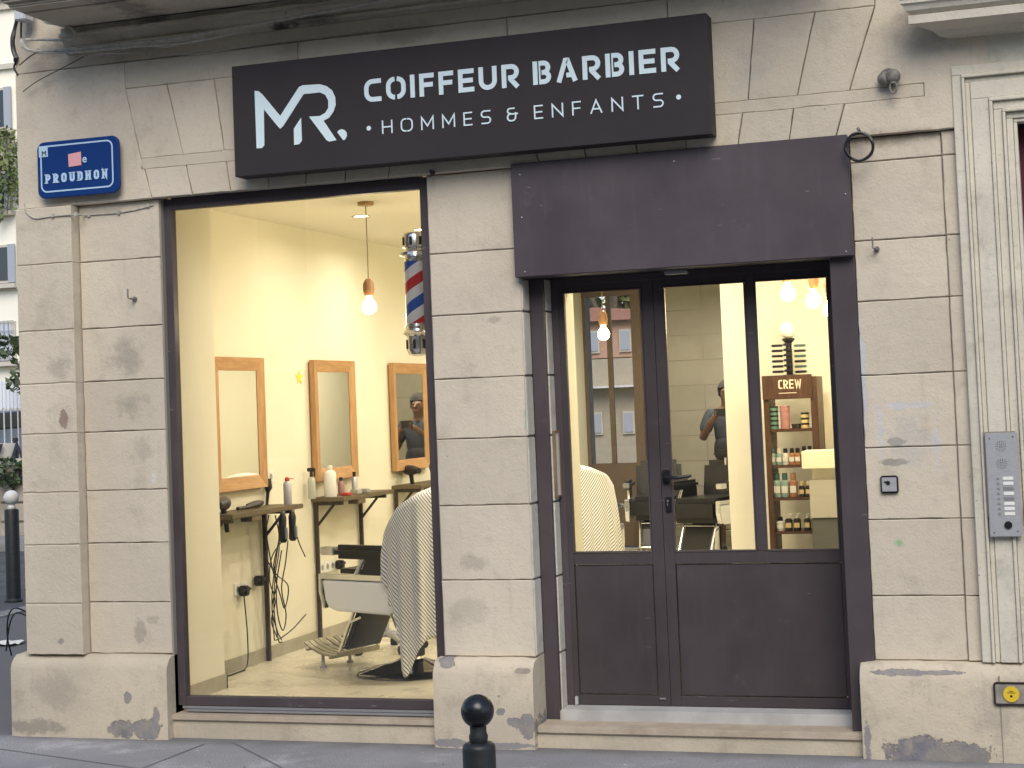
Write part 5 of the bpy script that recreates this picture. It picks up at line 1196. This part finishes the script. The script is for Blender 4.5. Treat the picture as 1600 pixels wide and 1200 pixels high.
# car on the terrace
def car(loc, rz, lab, col):
    t = T('parked_car', lab, 'car', (0, 0, 0)); L = 4.1
    prof = [(-2.05, .30), (-2.06, .62), (-1.95, .78), (-1.15, .90), (-.55, 1.36), (.75, 1.42), (1.55, 1.05), (1.95, .95), (2.05, .65), (2.03, .30)]
    q = MB(); q.prism(prof, -.82, .82); q.build('body', col, t, bevel=.09)
    q = MB(); q.prism([(-1.0, .93), (-.50, 1.30), (.70, 1.35), (1.30, 1.03)], -.835, .835); q.build('side_windows', DARKGL, t, bevel=.03)
    q = MB(); q.add([(-1.12, -.7, .93), (-1.12, .7, .93), (-.60, .62, 1.335), (-.60, -.62, 1.335)], [(0, 1, 2, 3)]); q.build('windscreen', DARKGL, t)
    for x in (-1.25, 1.30):
        for s_ in (-1, 1):
            q = MB(); q.tube([(x, s_*.66, .31), (x, s_*.84, .31)], .31, 24); w = q.build('wheel', M['black'], t, smooth=True)
            q = MB(); q.tube([(x, s_*.83, .31), (x, s_*.85, .31)], .19, 16); q.build('rim', M['rail'], w)
    for s_ in (-1, 1): q = MB(); q.box(-2.07, -1.98, s_*.6-.16, s_*.6+.16, .62, .76, .02); q.build('headlight', M['whiteplastic'], t)
    t.location = loc; t.rotation_euler = (0, 0, rz)
    return t
car((-20.7, 21.6, 1.05-.35), 0.05, 'blue grey car parked behind the railings across the side street', mat('car_paint', (.20, .25, .32), .25, coat=1))
# cream apartment building
t = T('cream_apartment_building', 'bright cream apartment building with shuttered windows beyond the side street', 'building', (-24, 25, 0))
q = MB(); q.box(-44, -21.2, 25.0, 36, 0, 17); q.build('wall', FAR, t)
q = MB()
for z in (4.95, 8.25, 10.1, 11.5, 14.5): q.box(-44, -21.15, 24.9, 25.0, z-.06, z+.06)
q.build('string_course', FTRIM, t)
q = MB(); q.box(-44.2, -20.9, 24.5, 36, 16.9, 17.3); q.build('roof', FTRIM, t)
def fwin(x0, x1, z0, z1, kind):
    q = MB(); q.box(x0, x1, 24.96, 25.04, z0, z1); w = q.build('window', FTRIM, t)
    q = MB(); q.box(x0+.06, x1-.10, 24.945, 24.965, z0+.06, z1-.06); q.build('pane', DARKGL if kind == 0 else BLIND, w)
    q = MB(); q.box(x0-.1, x1+.12, 24.78, 24.98, z0-.13, z0-.03); q.build('sill', FTRIM, w)
    if kind == 0:
        q = MB(); q.box(x1-.12, x1+.06, 24.90, 24.96, z0, z1); q.build('shutter', SHUT, w); q = MB(); q.box(x0+.55, x0+.62, 24.93, 24.96, z0, z1); q.build('glazing_bar', SHUT, w)
    else:
        q = MB()
        for i in range(int((x1-x0)/.12)): q.box(x0+i*.12, x0+i*.12+.02, 24.90, 24.92, z0, z1)
        for i in range(5): q.box(x0, x1, 24.895, 24.905, z0+i*(z1-z0)/4, z0+i*(z1-z0)/4+.02)
        q.build('grille', SHUT, w)
for k in range(5):
    xr = -23.10-k*2.9
    fwin(xr-1.25, xr, 3.26, 4.16, 1); fwin(xr-1.25, xr, 5.06, 5.95, 0); fwin(xr-1.25, xr, 8.65, 9.62, 0); fwin(xr-1.25, xr, 11.8, 12.9, 0); fwin(xr-1.25, xr-.05, 6.75, 7.6, 0)
q = MB()
for x, n_ in ((-22.9, 9),): pass
# climbing vine on the apartment wall
rnd = random.Random(5); t2 = T('climbing_vine', 'green climbing vine trailing down the cream apartment wall', 'plant', (-23.3, 24.7, 5.0))
q = MB(); st_ = MB()
for (px_, pa, pb) in ((6, 200, 335), (18, 205, 300), (26, 250, 320), (-8, 190, 350), (-25, 190, 330)):
    a, c_ = W(px_, pa, 24.7), W(px_+4, pb, 24.7); st_.tube(curve_pts([(a.x, 24.75, a.z), ((a.x+c_.x)/2+.12, 24.7, (a.z+c_.z)/2), (c_.x, 24.72, c_.z)], 5), .012, 5)
    for i in range(70):
        k = rnd.random(); leaves(q, (a.x+(c_.x-a.x)*k+rnd.gauss(0, .12), 24.68, a.z+(c_.z-a.z)*k), .10, 2, .075, rnd)
st_.build('stem', BARK, t2); q.build('foliage', LEAF, t2)
tree((-18.75, 19.2, 1.05), 2.6, .75, 'small dark leaved tree beside the white fence', 900, .09, LEAFD, 4)
t = T('dark_post', 'short dark post in front of the railings across the side street', 'post', (-17.0, 15.2, 1.2)); a = W(24, 686, 15.15)
q = MB(); q.lathe((a.x, 15.15, 1.22), [(.05, 0), (.05, .22), (.035, .23), (.035, .27), (.05, .28), (.045, .33), (0, .34)], 14); q.build('shaft', M['black'], t, smooth=True); t.location = (0, 0, 0); t.children[0].location = (-17.0, 15.2, 1.2)
t = T('white_planter', 'pale rounded planter standing on the retaining wall', 'planter', (-17.2, 15.1, 1.22)); a = W(8, 700, 15.1)
q = MB(); q.lathe((a.x, 15.1, 1.22), [(.12, -.0), (.17, .05), (.2, .22), (.21, .25), (.18, .25)], 20); q.v = [(x, y, z) for x, y, z in q.v]; q.build('pot', mat('pale_pot', (.66, .64, .58), .8), t, smooth=True)
t3 = T('wall_shrub', 'small leafy shrub growing out of the stone retaining wall', 'shrub', (-16.9, 14.8, .8)); q = MB(); a = W(14, 738, 14.75); leaves(q, (a.x, 14.75, a.z), .24, 160, .07, random.Random(8)); q.build('foliage', LEAFD, t3)
q = MB(); q.tube([(a.x, 14.85, a.z-.3), (a.x, 14.75, a.z)], .02, 6); q.build('stem', BARK, t3)
# pink house and trees added behind, for the street reflected in the door glass
t = T('reflected_house', 'pink house with tall windows added behind the shop for the street reflected in the door glass', 'house', (-11.5, 24, 0))
PK = mat('pink_render', (.50, .30, .21), .85, vary=.1, vscale=1)
q = MB(); q.box(-12.6, -6.4, 24, 30, 2.62, 3.35); q.build('upper_wall', PK, t)
q = MB(); q.box(-12.6, -6.4, 24, 30, 0, 2.6); q.build('wall', mat('ochre_render', (.40, .35, .26), .85, vary=.1), t)
q = MB(); q.box(-12.6, -6.4, 23.6, 24, 2.02, 2.06); q.build('awning', BW, t)
q = MB(); q.add([(-12.9, 23.8, 3.35), (-6.1, 23.8, 3.35), (-6.1, 30.3, 3.35), (-12.9, 30.3, 3.35), (-9.5, 26, 3.75), (-9.5, 28.5, 3.75)], [(0, 1, 4), (1, 2, 5, 4), (2, 3, 5), (3, 0, 4, 5), (0, 3, 2, 1)]); q.build('roof', mat('roof_tiles', (.38, .17, .10), .8, vary=.3, vscale=8), t)
for x in (-11.2, -10.2, -9.0, -8.35, -7.3):
    for z in (1.1, 2.72):
        q = MB(); q.box(x-.12, x+.12, 23.95, 24.03, z, z+.45); w = q.build('window', FTRIM, t); q = MB(); q.box(x-.09, x+.09, 23.93, 23.96, z+.04, z+.41); q.build('pane', SHUT, w)
tree((-11.2, 33.5, 0), 8.2, 2.4, 'broad green tree beside the pink house, added for the reflected street', 3000, .20, LEAF, 12)
tree((-8.4, 36, 0), 8.6, 2.4, 'green tree behind the pink house roof, added for the reflected street', 3000, .20, LEAF, 17)

# ------------------------------------------------------------------ the person reflected in the door glass, built at the back of the shop
SK = mat('skin', (.15, .085, .06), .5); SHIRT = mat('grey_shirt', (.045, .055, .075), .8, vary=.2, vscale=12); TOP = mat('dark_bag_cloth', (.018, .018, .024), .8)
SHORT = mat('beige_shorts', (.26, .23, .16), .8, vary=.15, vscale=14); SHOE = mat('dark_shoes', (.02, .02, .022), .6); HAIR = mat('dark_hair', (.05, .045, .05), .8)
P0 = Vector((-3.345, 8.7, ZF)); per = T('person', 'person in grey shirt, dark vest and beige shorts holding a phone, built behind the door glass as its reflection', 'person', tuple(P0))
def skin(name, verts, edges, rad, m, parent, lvl=2):
    me = bpy.data.meshes.new(name); me.from_pydata([tuple(Vector(v)) for v in verts], edges, []); o = bpy.data.objects.new(name, me); COL.objects.link(o)
    bpy.context.view_layer.objects.active = o
    sk = o.modifiers.new('skin', 'SKIN'); sk.use_smooth_shade = True; sk.branch_smoothing = .3
    if not me.skin_vertices: me.attributes.new if False else None
    lay = me.skin_vertices[0].data if me.skin_vertices else None
    for i, r_ in enumerate(rad): lay[i].radius = (r_, r_) if not isinstance(r_, tuple) else r_
    lay[0].use_root = True
    sb = o.modifiers.new('sub', 'SUBSURF'); sb.levels = lvl; sb.render_levels = lvl
    me.materials.append(m); o.parent = parent; return o
def ensure_skin(me): 
    pass
# facing the camera (-y); z up; heights for 1.76 m
BV = [(0, 0, .93), (0, 0, 1.08), (0, .01, 1.25), (0, .01, 1.40), (0, .0, 1.50), (0, -.02, 1.60), (0, -.02, 1.70),
      (.18, .0, 1.42), (.26, -.06, 1.17), (.13, -.30, 1.34), (.05, -.36, 1.42), (-.18, 0, 1.42), (-.27, -.06, 1.17), (-.13, -.30, 1.34), (-.05, -.36, 1.42),
      (.10, 0, .86), (.115, -.01, .48), (.12, .02, .09), (.125, -.12, .035), (-.10, 0, .86), (-.12, -.01, .48), (-.13, .02, .09), (-.14, -.12, .035)]
BE = [(0, 1), (1, 2), (2, 3), (3, 4), (4, 5), (5, 6), (3, 7), (7, 8), (8, 9), (9, 10), (3, 11), (11, 12), (12, 13), (13, 14), (0, 15), (15, 16), (16, 17), (17, 18), (0, 19), (19, 20), (20, 21), (21, 22)]
BR = [(.15, .11), (.14, .10), (.16, .11), (.15, .09), (.055, .055), (.085, .095), (.08, .09), .065, .045, .035, .03, .065, .045, .035, .03, .09, .058, .038, .04, .09, .058, .038, .04]
body = skin('body', BV, BE, BR, SK, per)
shirt = skin('shirt', [(0, 0, 1.0), (0, .01, 1.25), (0, .01, 1.40), (0, .0, 1.47), (.19, 0, 1.42), (.255, -.05, 1.22), (-.19, 0, 1.42), (-.255, -.05, 1.22)], [(0, 1), (1, 2), (2, 3), (2, 4), (4, 5), (2, 6), (6, 7)], [(.165, .125), (.18, .13), (.175, .115), .075, .085, .068, .085, .068], SHIRT, per)
skin('vest', [(0, 0, .92), (0, -.01, 1.05), (0, -.02, 1.22)], [(0, 1), (1, 2)], [(.18, .14), (.185, .145), (.17, .13)], TOP, per)
skin('shorts', [(0, 0, .90), (.10, 0, .78), (.115, -.01, .47), (-.10, 0, .78), (-.12, -.01, .47)], [(0, 1), (1, 2), (0, 3), (3, 4)], [(.175, .135), .115, .095, .115, .095], SHORT, per)
for s_ in (-1, 1): skin('shoe', [(s_*.125, .05, .045), (s_*.128, -.06, .04), (s_*.135, -.17, .03)], [(0, 1), (1, 2)], [.05, .052, .04], SHOE, per)
q = MB(); q.sphere((P0.x, P0.y+.005, P0.z+1.66), .108, 18, 12, sz=1.05); q.v = [(a, max(c_, P0.y-.07) if d_ > P0.z+1.66 else max(c_, P0.y+.0), d_) for a, c_, d_ in q.v]; q.build('hair', HAIR, per, smooth=True)
q = MB(); q.box(P0.x-.07, P0.x+.07, P0.y-.40, P0.y-.385, P0.z+1.40, P0.z+1.475, .004); q.build('phone', M['black'], per)
for s_ in (-1, 1):
    for k in range(4): skin('finger', [(s_*.045, -.365, 1.42-.012*k+.02), (s_*.06, -.40, 1.43-.014*k+.02), (s_*.045, -.415, 1.43-.014*k+.02)], [(0, 1), (1, 2)], [.009, .008, .007], SK, per, 1)
    skin('thumb', [(s_*.05, -.36, 1.40), (s_*.05, -.375, 1.37), (s_*.03, -.38, 1.40)], [(0, 1), (1, 2)], [.01, .009, .008], SK, per, 1)
for s_ in (-1, 1):
    q = MB(); q.sphere((P0.x+s_*.032, P0.y-.108, P0.z+1.645), .011, 10, 8); q.build('eye', M['black'], per, smooth=True)
    q = MB(); q.sphere((P0.x+s_*.092, P0.y-.01, P0.z+1.63), .024, 10, 8, sx=.45, sy=.8, sz=1.2); q.build('ear', SK, per, smooth=True)
q = MB(); q.tube([(P0.x, P0.y-.105, P0.z+1.655), (P0.x, P0.y-.13, P0.z+1.62), (P0.x, P0.y-.105, P0.z+1.61)], [.009, .015, .012], 8); q.build('nose', SK, per, smooth=True)
q = MB(); q.tube([(P0.x-.026, P0.y-.108, P0.z+1.58), (P0.x, P0.y-.114, P0.z+1.578), (P0.x+.026, P0.y-.108, P0.z+1.58)], .005, 6); q.build('mouth', mat('lips', (.28, .10, .08), .5), per, smooth=True)

# ------------------------------------------------------------------ the other side of the street (it shows in the glass)
OP = mat('opposite_render', (.46, .43, .36), .85, col2=(.38, .355, .30), vscale=.8)
def row_house(x0, x1, y, H, m, lab):
    t = T('row_house', lab, 'building', ((x0+x1)/2, y, 0), 'houses across the street')
    q = MB(); q.box(x0, x1, y-8, y, -.13, H); q.build('wall', m, t)
    q = MB(); q.box(x0-.1, x1+.1, y-8.2, y+.35, H, H+.3); q.build('eaves', FTRIM, t)
    n = max(2, int((x1-x0)/2.8))
    for i in range(n):
        xc = x0+(i+.5)*(x1-x0)/n
        for z in (.9, 4.3, 7.5):
            if z+1.9 > H: continue
            q = MB(); q.box(xc-.6, xc+.6, y-.05, y+.05, z-.05, z+1.75); w = q.build('window', FTRIM, t)
            q = MB(); q.box(xc-.5, xc+.5, y+.04, y+.06, z+.05, z+1.65); q.build('pane', DARKGL, w)
    return t
row_house(-34, -22, -20.5, 10.5, OP, 'cream row house across the street at the far end')
row_house(-22, -9, -20, 9.5, mat('opposite_pink', (.50, .33, .25), .85, vary=.1), 'pinkish row house across the street')
row_house(-9, 5, -20.3, 11, OP, 'cream row house across the street facing the shop door')
row_house(5, 20, -20, 9.8, mat('opposite_grey', (.42, .41, .39), .85, vary=.1), 'grey row house across the street')
q = MB(); slab_xy([(-40, -19.9), (24, -19.9), (24, -17.2), (-40, -17.2)], -.125, .0, q); structure(q.build('opposite_pavement', M['kerb']))
